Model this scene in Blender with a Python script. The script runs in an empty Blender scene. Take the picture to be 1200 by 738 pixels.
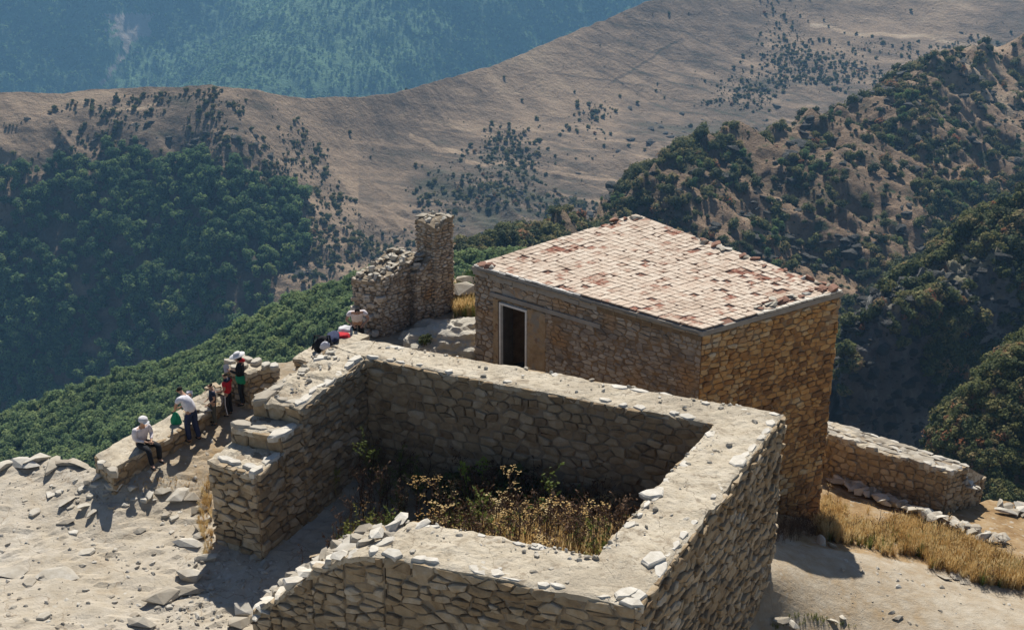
import bpy, bmesh, math, random
import numpy as np
from mathutils import Vector, Matrix, noise as mn
R = math.radians
scene = bpy.context.scene
COL = scene.collection

# ------------------------------------------------------------------ camera
PITCH, CAMZ, F = R(21.0), 16.0, 1500.0
cam_d = bpy.data.cameras.new('camera'); cam = bpy.data.objects.new('camera', cam_d); COL.objects.link(cam)
cam.location = (0, 0, CAMZ); cam.rotation_euler = (R(90) - PITCH, 0, 0)
cam_d.sensor_width = 36; cam_d.lens = 45.0; cam_d.clip_start = .5; cam_d.clip_end = 12000
scene.camera = cam
# ------------------------------------------------------------------ world, sun, exposure
SUN_EL, SUN_AZ = 48.0, 2.0
w = bpy.data.worlds.new('World'); scene.world = w; w.use_nodes = True
nt = w.node_tree; nt.nodes.clear()
sky = nt.nodes.new('ShaderNodeTexSky'); sky.sky_type = 'NISHITA'; sky.sun_disc = False
sky.sun_elevation = R(SUN_EL); sky.sun_rotation = R(SUN_AZ); sky.altitude = 1800
bg = nt.nodes.new('ShaderNodeBackground'); bg.inputs['Strength'].default_value = .072
wo = nt.nodes.new('ShaderNodeOutputWorld')
nt.links.new(sky.outputs[0], bg.inputs[0]); nt.links.new(bg.outputs[0], wo.inputs[0])
sd = bpy.data.lights.new('sun', 'SUN'); sd.energy = 5.0; sd.angle = R(.5); sd.color = (1, .95, .86)
so = bpy.data.objects.new('sun', sd); COL.objects.link(so)
so.rotation_euler = (R(-(90 - SUN_EL)), 0, R(-SUN_AZ)); so.location = (0, 40, 60)
scene.view_settings.view_transform = 'Standard'; scene.view_settings.look = 'None'
scene.view_settings.exposure = .43; scene.view_settings.gamma = 1
cy = scene.cycles
cy.max_bounces = 6; cy.diffuse_bounces = 4; cy.volume_bounces = 0; cy.transparent_max_bounces = 8
cy.caustics_reflective = False; cy.caustics_refractive = False

# ------------------------------------------------------------------ where a pixel's ray meets a height, a distance or a wall plane
SP, CP = math.sin(PITCH), math.cos(PITCH)
def ray(px, py):
    u, v = (px - 600) / F, (py - 369) / F
    return np.array([u, CP - v * SP, -(SP + v * CP)])
def un(px, py, z):
    d = ray(px, py); t = (z - CAMZ) / d[2]; return np.array([d[0] * t, d[1] * t, z])
def unY(px, py, Y):
    d = ray(px, py); t = Y / d[1]; return np.array([d[0] * t, Y, CAMZ + d[2] * t])
def un_plane(px, py, a, b):
    d = ray(px, py); n = np.array([b[1] - a[1], -(b[0] - a[0])])
    t = (n @ np.array(a[:2])) / (n @ d[:2]); return np.array([d[0] * t, d[1] * t, CAMZ + d[2] * t])
def proj(p):
    x, y, z = p[0], p[1], p[2] - CAMZ
    dep = y * CP - z * SP
    return 600 + F * x / dep, 369 + F * (-(y * SP + z * CP)) / dep, dep

# ------------------------------------------------------------------ vector noise
def _h(ix, iy, s):
    n = (ix.astype(np.int64) * 374761393 + iy.astype(np.int64) * 668265263 + s * 1442695041) & 0xffffffff
    n = ((n ^ (n >> 13)) * 1274126177) & 0xffffffff
    return ((n ^ (n >> 16)) & 0xffff) / 65535.0
def vnoise(x, y, s=0):
    ix, iy = np.floor(x), np.floor(y); fx, fy = x - ix, y - iy
    fx = fx * fx * (3 - 2 * fx); fy = fy * fy * (3 - 2 * fy)
    a, b, c, d = _h(ix, iy, s), _h(ix + 1, iy, s), _h(ix, iy + 1, s), _h(ix + 1, iy + 1, s)
    return (a * (1 - fx) + b * fx) * (1 - fy) + (c * (1 - fx) + d * fx) * fy - .5
def fbm(x, y, o=4, s=0):
    r = 0; a = 1
    for k in range(o):
        r = r + a * vnoise(x * 2 ** k + 13.7 * k, y * 2 ** k - 7.1 * k, s + k); a *= .5
    return r
def sstep(a, b, x):
    t = np.clip((x - a) / (b - a), 0, 1); return t * t * (3 - 2 * t)

# ------------------------------------------------------------------ materials
def mat(name, cols, scale=3., rough=.9, bump=.3, bscale=None, attr=None, rnd=.0, trans=0., detail=6., spots=None, coord='pos', bdist=.02, nk=.9):
    """noise mottled colour ramp; attr = float attribute that shifts the ramp; rnd = per object shift."""
    m = bpy.data.materials.new(name); m.use_nodes = True; t = m.node_tree; N = t.nodes; L = t.links
    b = N['Principled BSDF']; b.inputs['Roughness'].default_value = rough
    b.inputs['Specular IOR Level'].default_value = .25
    if coord == 'pos': co = N.new('ShaderNodeNewGeometry').outputs['Position']
    else: co = N.new('ShaderNodeTexCoord').outputs['Object']
    n = N.new('ShaderNodeTexNoise'); n.inputs['Scale'].default_value = scale; n.inputs['Detail'].default_value = detail
    n.inputs['Roughness'].default_value = .62
    L.new(co, n.inputs['Vector'])
    fac = n.outputs['Fac']
    def madd(x, mul, add):
        q = N.new('ShaderNodeMath'); q.operation = 'MULTIPLY_ADD'; L.new(x, q.inputs[0])
        q.inputs[1].default_value = mul; q.inputs[2].default_value = add; return q.outputs[0]
    def plus(x, y):
        q = N.new('ShaderNodeMath'); q.operation = 'ADD'; L.new(x, q.inputs[0]); L.new(y, q.inputs[1]); return q.outputs[0]
    if attr:
        a = N.new('ShaderNodeAttribute'); a.attribute_name = attr
        fac = plus(madd(fac, nk, -nk / 2), a.outputs['Fac'])
    if rnd:
        o = N.new('ShaderNodeObjectInfo'); fac = plus(fac, madd(o.outputs['Random'], rnd, -rnd / 2))
    cr = N.new('ShaderNodeValToRGB'); e = cr.color_ramp.elements
    while len(e) < len(cols): e.new(.5)
    for k, (p, c) in enumerate(cols): e[k].position = p; e[k].color = (*c, 1)
    L.new(fac, cr.inputs[0]); col = cr.outputs[0]
    if spots:   # (scale, threshold low, high, colour)
        for (ss, lo, hi, sc, kind) in spots:
            if kind == 'crack':
                v = N.new('ShaderNodeTexVoronoi'); v.feature = 'DISTANCE_TO_EDGE'; v.inputs['Scale'].default_value = ss
                wn = N.new('ShaderNodeTexNoise'); wn.inputs['Scale'].default_value = ss * 1.7; wn.inputs['Detail'].default_value = 4
                L.new(co, wn.inputs['Vector'])
                mx = N.new('ShaderNodeVectorMath'); mx.operation = 'MULTIPLY_ADD'
                L.new(wn.outputs['Color'], mx.inputs[0]); mx.inputs[1].default_value = (.5 / ss * 1.6,) * 3; L.new(co, mx.inputs[2])
                L.new(mx.outputs[0], v.inputs['Vector']); src = v.outputs['Distance']
            else:
                v = N.new('ShaderNodeTexNoise'); v.inputs['Scale'].default_value = ss; v.inputs['Detail'].default_value = 5
                L.new(co, v.inputs['Vector']); src = v.outputs['Fac']
            mr = N.new('ShaderNodeMapRange'); mr.inputs['From Min'].default_value = lo; mr.inputs['From Max'].default_value = hi
            L.new(src, mr.inputs['Value'])
            mix = N.new('ShaderNodeMix'); mix.data_type = 'RGBA'
            L.new(mr.outputs[0], mix.inputs['Factor']); L.new(col, mix.inputs['A']); mix.inputs['B'].default_value = (*sc, 1)
            col = mix.outputs['Result']
    L.new(col, b.inputs['Base Color'])
    if bump:
        bn = N.new('ShaderNodeTexNoise'); bn.inputs['Scale'].default_value = bscale or scale * 4; bn.inputs['Detail'].default_value = 8
        bn.inputs['Roughness'].default_value = .7
        L.new(co, bn.inputs['Vector'])
        bp = N.new('ShaderNodeBump'); bp.inputs['Strength'].default_value = bump; bp.inputs['Distance'].default_value = bdist
        L.new(bn.outputs['Fac'], bp.inputs['Height']); L.new(bp.outputs[0], b.inputs['Normal'])
    if trans:
        tr = N.new('ShaderNodeBsdfTranslucent'); L.new(col, tr.inputs['Color'])
        ms = N.new('ShaderNodeMixShader'); ms.inputs[0].default_value = trans
        L.new(b.outputs[0], ms.inputs[1]); L.new(tr.outputs[0], ms.inputs[2]); L.new(ms.outputs[0], N['Material Output'].inputs[0])
    return m
M = {}
M['stone'] = mat('rubble_stone', [(0, (.16, .11, .065)), (.3, (.27, .195, .115)), (.55, (.35, .265, .165)), (.8, (.42, .34, .24)), (1, (.5, .44, .35))], 4.5, attr='tone', bump=.8, bscale=22, bdist=.03, nk=1.3, detail=9)
M['greystone'] = mat('grey_house_stone', [(0, (.18, .14, .105)), (.3, (.31, .25, .19)), (.55, (.4, .335, .265)), (.8, (.48, .42, .345)), (1, (.55, .5, .43))], 4, attr='tone', bump=.8, bscale=22, bdist=.03, nk=1.2, detail=9, spots=[(.8, .55, .68, (.36, .22, .11), 'n')])
M['ochre'] = mat('ochre_stone', [(0, (.19, .1, .045)), (.3, (.37, .19, .07)), (.55, (.48, .27, .1)), (.78, (.5, .34, .17)), (1, (.52, .42, .29))], 3.5, attr='tone', bump=.8, bscale=24, bdist=.03, nk=1.5, detail=9, spots=[(.55, .55, .7, (.33, .25, .17), 'n')])
M['mortar'] = mat('wall_core_mortar', [(.2, (.2, .155, .105)), (.8, (.34, .275, .2))], 4, bump=.8, bscale=14, bdist=.05)
M['mortar_ochre'] = mat('ochre_core_mortar', [(.2, (.15, .095, .055)), (.8, (.31, .21, .12))], 4, bump=.8, bscale=14, bdist=.05)
M['cap'] = mat('lime_mortar_cap', [(.25, (.33, .27, .19)), (.45, (.47, .405, .305)), (.75, (.56, .5, .4))], 2.6, bump=1, bscale=12, bdist=.05, detail=10,
               spots=[(.7, .008, .0, (.2, .155, .11), 'crack'), (.6, .5, .66, (.38, .325, .245), 'n'), (4.5, .57, .68, (.31, .255, .185), 'n'), (14, .62, .72, (.25, .2, .14), 'n')])
M['white'] = mat('bright_limestone', [(.2, (.42, .38, .31)), (.5, (.54, .5, .43)), (.8, (.66, .63, .57))], 5, bump=.8, bscale=14)
M['tile'] = mat('roof_brick_tile', [(0, (.15, .05, .032)), (.16, (.27, .11, .07)), (.3, (.4, .28, .21)), (.45, (.51, .405, .315)), (1, (.6, .515, .42))], 7, attr='tone', bump=.6, bscale=30, nk=1.1, spots=[(.55, .56, .74, (.36, .27, .2), 'n'), (9, .62, .72, (.2, .14, .1), 'n')])
M['roofbed'] = mat('roof_clay_bed', [(.25, (.14, .065, .045)), (.7, (.3, .17, .12))], 5, bump=.8, bscale=20)
M['concrete'] = mat('grey_render', [(.2, (.2, .175, .15)), (.8, (.33, .3, .26))], 2.5, bump=.3, bscale=20)
M['plaster'] = mat('ochre_plaster', [(.25, (.17, .125, .08)), (.45, (.31, .21, .115)), (.75, (.38, .3, .2))], 3.2, bump=.8, bscale=14, bdist=.03, detail=10, spots=[(3.1, .6, .68, (.16, .07, .04), 'n'), (2.1, .56, .66, (.24, .21, .17), 'n')])
M['whitepaint'] = mat('worn_white_paint', [(.2, (.5, .47, .42)), (.8, (.72, .7, .66))], 6, bump=.2)
M['dark'] = mat('painted_shade_plaster', [(.2, (.06, .05, .04)), (.8, (.12, .1, .08))], 3)  # plaster coloured dark so the doorway's inside reads as deep shade
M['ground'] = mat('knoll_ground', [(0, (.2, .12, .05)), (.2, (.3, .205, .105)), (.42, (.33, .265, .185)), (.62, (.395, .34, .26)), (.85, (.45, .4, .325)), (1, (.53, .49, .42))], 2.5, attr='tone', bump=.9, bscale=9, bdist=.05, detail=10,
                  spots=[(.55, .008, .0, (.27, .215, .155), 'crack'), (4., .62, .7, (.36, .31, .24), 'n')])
M['rock'] = mat('loose_rock', [(0, (.24, .2, .15)), (.5, (.39, .35, .285)), (1, (.58, .55, .49))], 4, rnd=.6, bump=.5, bscale=20)
M['outcrop'] = mat('grey_outcrop', [(.2, (.3, .26, .2)), (.5, (.42, .385, .32)), (.8, (.54, .5, .43))], 1.2, bump=1, bscale=6, bdist=.08)
M['straw'] = mat('dry_grass', [(.2, (.38, .22, .07)), (.5, (.58, .4, .17)), (.8, (.66, .54, .3))], 1.2, bump=0, trans=.4, rnd=.5)
M['weedg'] = mat('green_weed', [(.2, (.09, .12, .03)), (.6, (.2, .22, .06)), (.9, (.35, .3, .1))], 2, bump=0, trans=.35, rnd=.5)
M['weedb'] = mat('dead_weed', [(.2, (.05, .03, .02)), (.6, (.12, .07, .04)), (.9, (.24, .15, .09))], 3, bump=0, trans=.15, rnd=.5)
M['bright'] = mat('fresh_fern', [(.2, (.2, .32, .04)), (.9, (.45, .55, .1))], 3, bump=0, trans=.4)
M['haze'] = bpy.data.materials.new('valley_haze'); M['haze'].use_nodes = True
_t = M['haze'].node_tree; _t.nodes.remove(_t.nodes['Principled BSDF']); _v = _t.nodes.new('ShaderNodeVolumePrincipled')
_v.inputs['Density'].default_value = .000135; _v.inputs['Color'].default_value = (.3, .62, 1, 1); _v.inputs['Anisotropy'].default_value = .1
_t.links.new(_v.outputs[0], _t.nodes['Material Output'].inputs['Volume'])
M['leaf'] = mat('oak_foliage', [(0, (.025, .06, .022)), (.4, (.05, .1, .032)), (.72, (.075, .13, .034)), (.93, (.15, .17, .04)), (1, (.2, .1, .03))], .15, attr=None, rnd=.75, bump=0, trans=.45)
M['leafd'] = mat('dark_forest_foliage', [(0, (.03, .07, .03)), (.4, (.08, .15, .055)), (.75, (.18, .26, .085)), (1, (.23, .25, .08))], .15, rnd=.7, bump=0, trans=.4)
M['leafr'] = mat('hillside_bush_foliage', [(0, (.045, .055, .024)), (.38, (.085, .1, .035)), (.6, (.14, .15, .05)), (.82, (.23, .2, .08)), (.93, (.27, .2, .1)), (1, (.3, .13, .06))], .15, rnd=.9, bump=0, trans=.35)
M['leafl'] = mat('spur_canopy_foliage', [(0, (.1, .16, .065)), (.5, (.18, .25, .105)), (.85, (.26, .31, .12)), (1, (.34, .3, .1))], .1, rnd=.5, bump=0, trans=.45)
M['leaff'] = mat('far_forest_foliage', [(0, (.07, .16, .06)), (.5, (.16, .28, .095)), (1, (.28, .4, .13))], .01, rnd=.9, bump=0, trans=.3)
M['core'] = mat('crown_interior', [(.2, (.035, .055, .022)), (.8, (.07, .1, .04))], .5, bump=0)
M['bark'] = mat('bark', [(.2, (.07, .05, .035)), (.8, (.16, .12, .09))], 4, bump=.3)
M['tm'] = mat('brown_grass_ridge', [(0, (.05, .055, .03)), (.25, (.125, .092, .062)), (.5, (.275, .195, .125)), (.8, (.38, .28, .18)), (1, (.47, .37, .26))], .05, attr='tone', bump=1, bscale=.3, bdist=2.5, detail=12, nk=.8)
M['tr'] = mat('right_slope_ground', [(0, (.07, .06, .03)), (.3, (.17, .115, .07)), (.6, (.29, .195, .12)), (1, (.4, .31, .21))], .16, attr='tone', bump=1, bscale=.5, bdist=2, detail=12, nk=1.2,
              spots=[(.13, .6, .67, (.06, .075, .03), 'n')])
M['tc'] = mat('grey_cliff_rock', [(0, (.05, .05, .045)), (.4, (.11, .105, .1)), (.7, (.19, .18, .165)), (1, (.27, .24, .15))], .3, attr='tone', bump=1, bscale=.7, bdist=1.5, detail=12, nk=1.3)
M['tl'] = mat('spur_ground', [(.2, (.06, .075, .03)), (.8, (.18, .16, .07))], .05, bump=.5, bscale=.4, bdist=1)
M['tf'] = mat('far_mountain_forest', [(0, (.05, .11, .04)), (.4, (.1, .19, .075)), (.7, (.17, .28, .1)), (.9, (.34, .27, .19)), (1, (.46, .37, .28))], .045, attr='tone', bump=1, bscale=.06, bdist=22, detail=6, nk=1.0)

# ------------------------------------------------------------------ object helpers
def tag(o, label=None, cat=None, group=None, kind=None):
    if label: o['label'] = label
    if cat: o['category'] = cat
    if group: o['group'] = group
    if kind: o['kind'] = kind
    return o
def empty(name, loc, label, cat, group=None):
    o = bpy.data.objects.new(name, None); COL.objects.link(o); o.location = tuple(loc); o.empty_display_size = .3
    return tag(o, label, cat, group)
def child(o, parent):
    o.parent = parent; return o
def mesh_obj(name, verts, faces, m, parent=None, origin=None, tone=None, smooth=False):
    """verts in world coordinates; origin = world origin of the object (the root's position for children is subtracted)."""
    V = np.array(verts, float)
    if origin is None: origin = V.mean(0) if parent is None else np.array(world_of(parent))
    origin = np.array(origin, float)
    me = bpy.data.meshes.new(name); me.from_pydata((V - origin).tolist(), [], faces if isinstance(faces, list) else faces.tolist())
    me.materials.append(m)
    if tone is not None:
        a = me.attributes.new('tone', 'FLOAT', 'POINT'); a.data.foreach_set('value', np.asarray(tone, dtype=np.float32))
    if smooth: me.polygons.foreach_set('use_smooth', [True] * len(me.polygons))
    o = bpy.data.objects.new(name, me); COL.objects.link(o)
    if parent is not None:
        o.parent = parent; o.location = tuple(origin - np.array(world_of(parent)))
    else: o.location = tuple(origin)
    return o
def world_of(o):
    l = np.array(o.location, float)
    while o.parent is not None: o = o.parent; l = l + np.array(o.location, float)
    return l
class MB:
    def __init__(s): s.v = []; s.f = []; s.t = []
    def add(s, v, f, t=.5):
        n = len(s.v); s.v += [tuple(p) for p in v]; s.f += [tuple(i + n for i in q) for q in f]; s.t += [t] * len(v)
    def box(s, c, size, rz=0, rx=0, ry=0, t=.5, jit=0, rng=random):
        Mx = Matrix.Rotation(rz, 3, 'Z') @ Matrix.Rotation(rx, 3, 'X') @ Matrix.Rotation(ry, 3, 'Y')
        v = []
        for k in range(8):
            p = Vector(((k & 1) - .5, (k >> 1 & 1) - .5, (k >> 2 & 1) - .5))
            p = Vector((p.x * size[0] + rng.uniform(-jit, jit), p.y * size[1] + rng.uniform(-jit, jit), p.z * size[2] + rng.uniform(-jit, jit) * .5))
            v.append(Vector(c) + Mx @ p)
        s.add(v, [(0, 2, 3, 1), (4, 5, 7, 6), (0, 1, 5, 4), (2, 6, 7, 3), (0, 4, 6, 2), (1, 3, 7, 5)], t)
    def tube(s, pts, rad, n=5, t=.5):
        vs = []; fs = []
        for i, p in enumerate(pts):
            p = Vector(p); d = (Vector(pts[min(i + 1, len(pts) - 1)]) - Vector(pts[max(i - 1, 0)])).normalized()
            a = d.orthogonal().normalized(); b = d.cross(a)
            r = rad[i] if hasattr(rad, '__len__') else rad
            for k in range(n):
                q = 2 * math.pi * k / n; vs.append(p + (a * math.cos(q) + b * math.sin(q)) * r)
        for i in range(len(pts) - 1):
            for k in range(n): fs.append((i * n + k, i * n + (k + 1) % n, (i + 1) * n + (k + 1) % n, (i + 1) * n + k))
        fs.append(tuple(range(n))[::-1]); fs.append(tuple(range((len(pts) - 1) * n, len(pts) * n)))
        s.add(vs, fs, t)
    def build(s, name, m, parent=None, origin=None, smooth=False):
        return mesh_obj(name, s.v, s.f, m, parent, origin, s.t, smooth)

# ------------------------------------------------------------------ rubble masonry
def clip(poly, px, py, nx, ny):
    out = []; n = len(poly)
    for i in range(n):
        a, b = poly[i], poly[(i + 1) % n]
        da = (a[0] - px) * nx + (a[1] - py) * ny; db = (b[0] - px) * nx + (b[1] - py) * ny
        if da <= 0: out.append(a)
        if (da < 0 < db) or (db < 0 < da):
            t = da / (da - db); out.append((a[0] + (b[0] - a[0]) * t, a[1] + (b[1] - a[1]) * t))
    return out
def cells(W, H, cw, ch, rng):
    """irregular coursed rubble (power diagram): polygons in metres on a W x H face."""
    seeds = []; y = 0
    while y < H:
        h = ch * rng.uniform(.5, 1.5); x = -rng.random() * cw
        while x < W + cw * .5:
            ww = cw * rng.choice((.4, .6, .85, 1.1, 1.4, 1.7))
            seeds.append(((x + ww / 2 + rng.uniform(-.12, .12) * cw) / cw, (y + h / 2 + rng.uniform(-.14, .14) * h + .25 * ch * math.sin(x * 1.7 + y)) / ch, rng.uniform(0, .16))); x += ww
            if rng.random() < .12: seeds.append(((x + rng.uniform(-.3, .3) * cw) / cw, (y + h * rng.random()) / ch, 0))
        y += h
    S = np.array([s for s in seeds if -.3 < s[0] < W / cw + .3 and s[1] < H / ch + .2]); Wt = S[:, 2]; S = S[:, :2]
    out = []
    for i in range(len(S)):
        d = ((S - S[i]) ** 2).sum(1); nb = np.argsort(d)[1:14]
        poly = [(0, 0), (W / cw, 0), (W / cw, H / ch), (0, H / ch)]
        for j in nb:
            nx, ny = S[j] - S[i]; tt = .5 + (Wt[i] - Wt[j]) / (2 * max(d[j], .02)); mx, my = S[i] + (S[j] - S[i]) * tt
            poly = clip(poly, mx, my, nx, ny)
            if len(poly) < 3: break
        if len(poly) < 3: continue
        P = [(p[0] * cw, p[1] * ch) for p in poly]
        Q = [P[0]]
        for p in P[1:]:
            if math.hypot(p[0] - Q[-1][0], p[1] - Q[-1][1]) > .2 * ch: Q.append(p)
        if len(Q) > 3 and math.hypot(Q[0][0] - Q[-1][0], Q[0][1] - Q[-1][1]) < .15 * ch: Q.pop()
        if len(Q) < 3: continue
        A = np.array(Q); ar = abs(sum(A[k][0] * A[k - 1][1] - A[k - 1][0] * A[k][1] for k in range(len(A)))) / 2
        if ar < .08 * cw * ch: continue
        out.append(Q)
    return out
def stone_geo(Q, rng, joint=.018, dmin=.0, dmax=.09, back=.1):
    """a stone in local (u, w, depth) coordinates."""
    c = np.mean(Q, 0); A = np.array(Q) - c; r = np.sqrt((A ** 2).sum(1)).mean()
    s = max(.5, 1 - joint / max(r, .02))
    B = []
    for k in range(len(A)):     # knock the corners off and roughen the long edges
        p, q = A[k], A[(k + 1) % len(A)]; l = np.hypot(*(q - p))
        B.append(p * rng.uniform(.86, 1.0))
        if l > r * .9 and len(A) + len(B) < 14: B.append((p + (q - p) * rng.uniform(.35, .65)) * rng.uniform(.93, 1.06))
    A = np.array(B) * s; n = len(A)
    d = rng.uniform(dmin, dmax); tx, ty = rng.uniform(-.16, .16), rng.uniform(-.22, .14)
    v = []
    for p in A: v.append((c[0] + p[0] * .97, c[1] + p[1] * .97, -back))
    for p in A: v.append((c[0] + p[0], c[1] + p[1], max(d - .03, d * .45) + p[0] * tx * .6 + p[1] * ty * .6 + rng.uniform(-.006, .006)))
    for p in A:
        k = rng.uniform(.8, .95); v.append((c[0] + p[0] * k, c[1] + p[1] * k, d + rng.uniform(-.012, .012) + p[0] * tx + p[1] * ty))
    v.append((c[0] + rng.uniform(-.25, .25) * r, c[1] + rng.uniform(-.15, .15) * r, d + rng.uniform(-.005, .03)))
    f = []
    for k in range(n):
        j = (k + 1) % n
        f += [(k, j, n + j, n + k), (n + k, n + j, 2 * n + j, 2 * n + k), (2 * n + k, 2 * n + j, 3 * n)]
    return v, f
class Masonry:
    """collects the stones of one thing; the largest in the picture become parts, the rest one stuff part per host."""
    def __init__(s): s.items = []
    def face(s, host, m, a, b, za0, za1, zb0, zb1, cw, ch, rng, tone=lambda x, z: .5, hole=None, seen=True, batter=0., tj=.3, joint=.018, dmax=.09, slant=0.):
        """outward normal is to the right of a->b; za0/zb0 bottoms, za1/zb1 tops (callables of s allowed through za1=list)."""
        a = np.array(a[:2], float); b = np.array(b[:2], float); W = np.hypot(*(b - a)); e = (b - a) / W; n = np.array([e[1], -e[0]])
        zt = max(za1, zb1); zb = min(za0, zb0); H = zt - zb
        for Q in cells(W, H, cw, ch, rng):
            c = np.mean(Q, 0); k = min(max(c[0] / W, 0), 1); top = za1 + (zb1 - za1) * k; bot = za0 + (zb0 - za0) * k
            z = zb + c[1]
            if z > top - .03 or z < bot - .1: continue
            if hole and hole(c[0], z): continue
            mxz = top - zb + .02
            Q2 = [(q[0], min(q[1], mxz)) for q in Q]
            v, f = stone_geo(Q2, rng, joint=joint, dmax=dmax)
            V = np.array([(a[0] + e[0] * p[0] + n[0] * (p[2] + batter * (zt - zb - p[1])), a[1] + e[1] * p[0] + n[1] * (p[2] + batter * (zt - zb - p[1])), zb + p[1]) for p in v])
            cc = V.mean(0); x, y, dep = proj(cc); ar = 0
            if seen and -10 < x < 1210 and -10 < y < 748:
                P = [proj(p)[:2] for p in V[:len(Q)]]
                ar = abs(sum(P[i][0] * P[i - 1][1] - P[i - 1][0] * P[i][1] for i in range(len(P)))) / 2
            s.items.append((ar, host, m, V, f, tone(c[0] / W, z) + rng.uniform(-tj, tj)))
    def emit(s, name='stone', limit=295):
        s.items.sort(key=lambda q: -q[0]); rest = {}
        for k, (ar, host, m, V, f, t) in enumerate(s.items):
            if k < limit and ar > 25: mesh_obj(name, V, f, m, host, V.mean(0), [t] * len(V))
            else:
                key = (host.name, m.name)
                if key not in rest: rest[key] = (host, m, MB())
                rest[key][2].add(V, f, t)
        for host, m, mb in rest.values():
            o = mb.build('stonework', m, host); o['kind'] = 'stuff'
def prism(name, quad, zt, zb, m, parent, inset=0.):
    """wall core: plan polygon (counter-clockwise) with a top height per corner."""
    q = [np.array(p[:2], float) for p in quad]; c = sum(q) / len(q); q = [p + (c - p) / np.hypot(*(c - p)) * inset for p in q]
    n = len(q); v = [(p[0], p[1], zb) for p in q] + [(p[0], p[1], z) for p, z in zip(q, zt)]
    f = [tuple(range(n))[::-1], tuple(range(n, 2 * n))] + [(k, (k + 1) % n, n + (k + 1) % n, n + k) for k in range(n)]
    return mesh_obj(name, v, f, m, parent)
def cap_sheet(name, quad, zt, m, parent, step=.09, amp=.05, seed=0, over=.04, edgej=.05, thick=.12, broken=0., sides=(1, 1, 1, 1)):
    """weathered mortar capping over a plan quad: bumpy top with a real edge."""
    a, b, c, d = [np.array(p[:2], float) for p in quad]
    nu = max(3, int(max(np.hypot(*(b - a)), np.hypot(*(c - d))) / step)); nv = max(3, int(max(np.hypot(*(d - a)), np.hypot(*(c - b))) / step))
    U, Vv = np.meshgrid(np.linspace(0, 1, nu), np.linspace(0, 1, nv), indexing='ij')
    P = (a[None, None] * ((1 - U) * (1 - Vv))[..., None] + b * (U * (1 - Vv))[..., None] + c * (U * Vv)[..., None] + d * ((1 - U) * Vv)[..., None])
    Z = zt[0] * (1 - U) * (1 - Vv) + zt[1] * U * (1 - Vv) + zt[2] * U * Vv + zt[3] * (1 - U) * Vv
    X, Y = P[..., 0], P[..., 1]
    ctr = (a + b + c + d) / 4
    ed = np.full(U.shape, 9.)
    for on, dd in zip(sides, (U * nu, (1 - U) * nu, Vv * nv, (1 - Vv) * nv)):
        if on: ed = np.minimum(ed, dd * step)
    k = (over + edgej * vnoise(X * 5, Y * 5, seed + 9) * 2) * (ed < step * .5)
    Dx, Dy = X - ctr[0], Y - ctr[1]; r = np.hypot(Dx, Dy)
    X = X + Dx / r * k; Y = Y + Dy / r * k
    nz = fbm(X * 1.4, Y * 1.4, 4, seed) * amp * 1.6 + vnoise(X * 9, Y * 9, seed + 3) * amp * .6
    if broken: nz = nz - broken * sstep(.08, .16, fbm(X * 2.2, Y * 2.2, 3, seed + 5))
    Z = Z + .03 + nz - .035 * np.exp(-ed / .06)
    v = np.stack([X, Y, Z], -1).reshape(-1, 3); idx = np.arange(nu * nv).reshape(nu, nv)
    f = np.stack([idx[:-1, :-1], idx[1:, :-1], idx[1:, 1:], idx[:-1, 1:]], -1).reshape(-1, 4).tolist()
    rim = list(idx[:, 0]) + list(idx[-1, 1:]) + list(idx[::-1, -1][1:]) + list(idx[0, ::-1][1:-1])
    n0 = len(v); v = np.vstack([v, v[rim] - np.array([0, 0, thick])]); n = len(rim)
    f += [(int(rim[(k + 1) % n]), int(rim[k]), n0 + k, n0 + (k + 1) % n) for k in range(n)]
    return mesh_obj(name, v, f, m, parent, smooth=False)
def rock_geo(rng, n=13, flat=.6, long=1.3):
    bm = bmesh.new()
    for _ in range(n):
        p = Vector((rng.gauss(0, 1), rng.gauss(0, 1), rng.gauss(0, 1))).normalized()
        p = Vector((p.x * long, p.y, p.z * flat)) * rng.uniform(.85, 1.1) * .5
        bm.verts.new(p)
    bmesh.ops.convex_hull(bm, input=bm.verts)
    bmesh.ops.delete(bm, geom=[v for v in bm.verts if not v.link_faces], context='VERTS')
    bm.verts.index_update(); v = [tuple(x.co) for x in bm.verts]; f = [tuple(x.index for x in q.verts) for q in bm.faces]; bm.free()
    return v, f
_rr = random.Random(5)
ROCKS = [rock_geo(_rr, _rr.choice((11, 13, 15)), _rr.uniform(.35, .75), _rr.uniform(1.0, 1.7)) for _ in range(14)]
def slab_geo(rng):      # flat topped angular block with chipped edges
    n = rng.choice((5, 6, 7)); A = [(math.cos(2 * math.pi * k / n + rng.uniform(-.25, .25)) * .5 * rng.uniform(.85, 1.1), math.sin(2 * math.pi * k / n + rng.uniform(-.2, .2)) * .38 * rng.uniform(.85, 1.1)) for k in range(n)]
    v = [(x * .95, y * .95, -.5) for x, y in A] + [(x, y, .25 + rng.uniform(-.1, .1)) for x, y in A] + [(x * .86, y * .86, .5 + rng.uniform(-.08, .08)) for x, y in A]
    f = [tuple(range(n))[::-1]]
    for k in range(n):
        j = (k + 1) % n; f += [(k, j, n + j, n + k), (n + k, n + j, 2 * n + j, 2 * n + k)]
    f.append(tuple(range(2 * n, 3 * n))); return v, f
SLABS = [slab_geo(_rr) for _ in range(12)]
def place_geo(g, loc, size, rz=0, rx=0, ry=0):
    Mx = Matrix.Rotation(rz, 3, 'Z') @ Matrix.Rotation(rx, 3, 'X') @ Matrix.Rotation(ry, 3, 'Y')
    return [Vector(loc) + Mx @ Vector((p[0] * size[0], p[1] * size[1], p[2] * size[2])) for p in g[0]], g[1]
_rockme = {}
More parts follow.
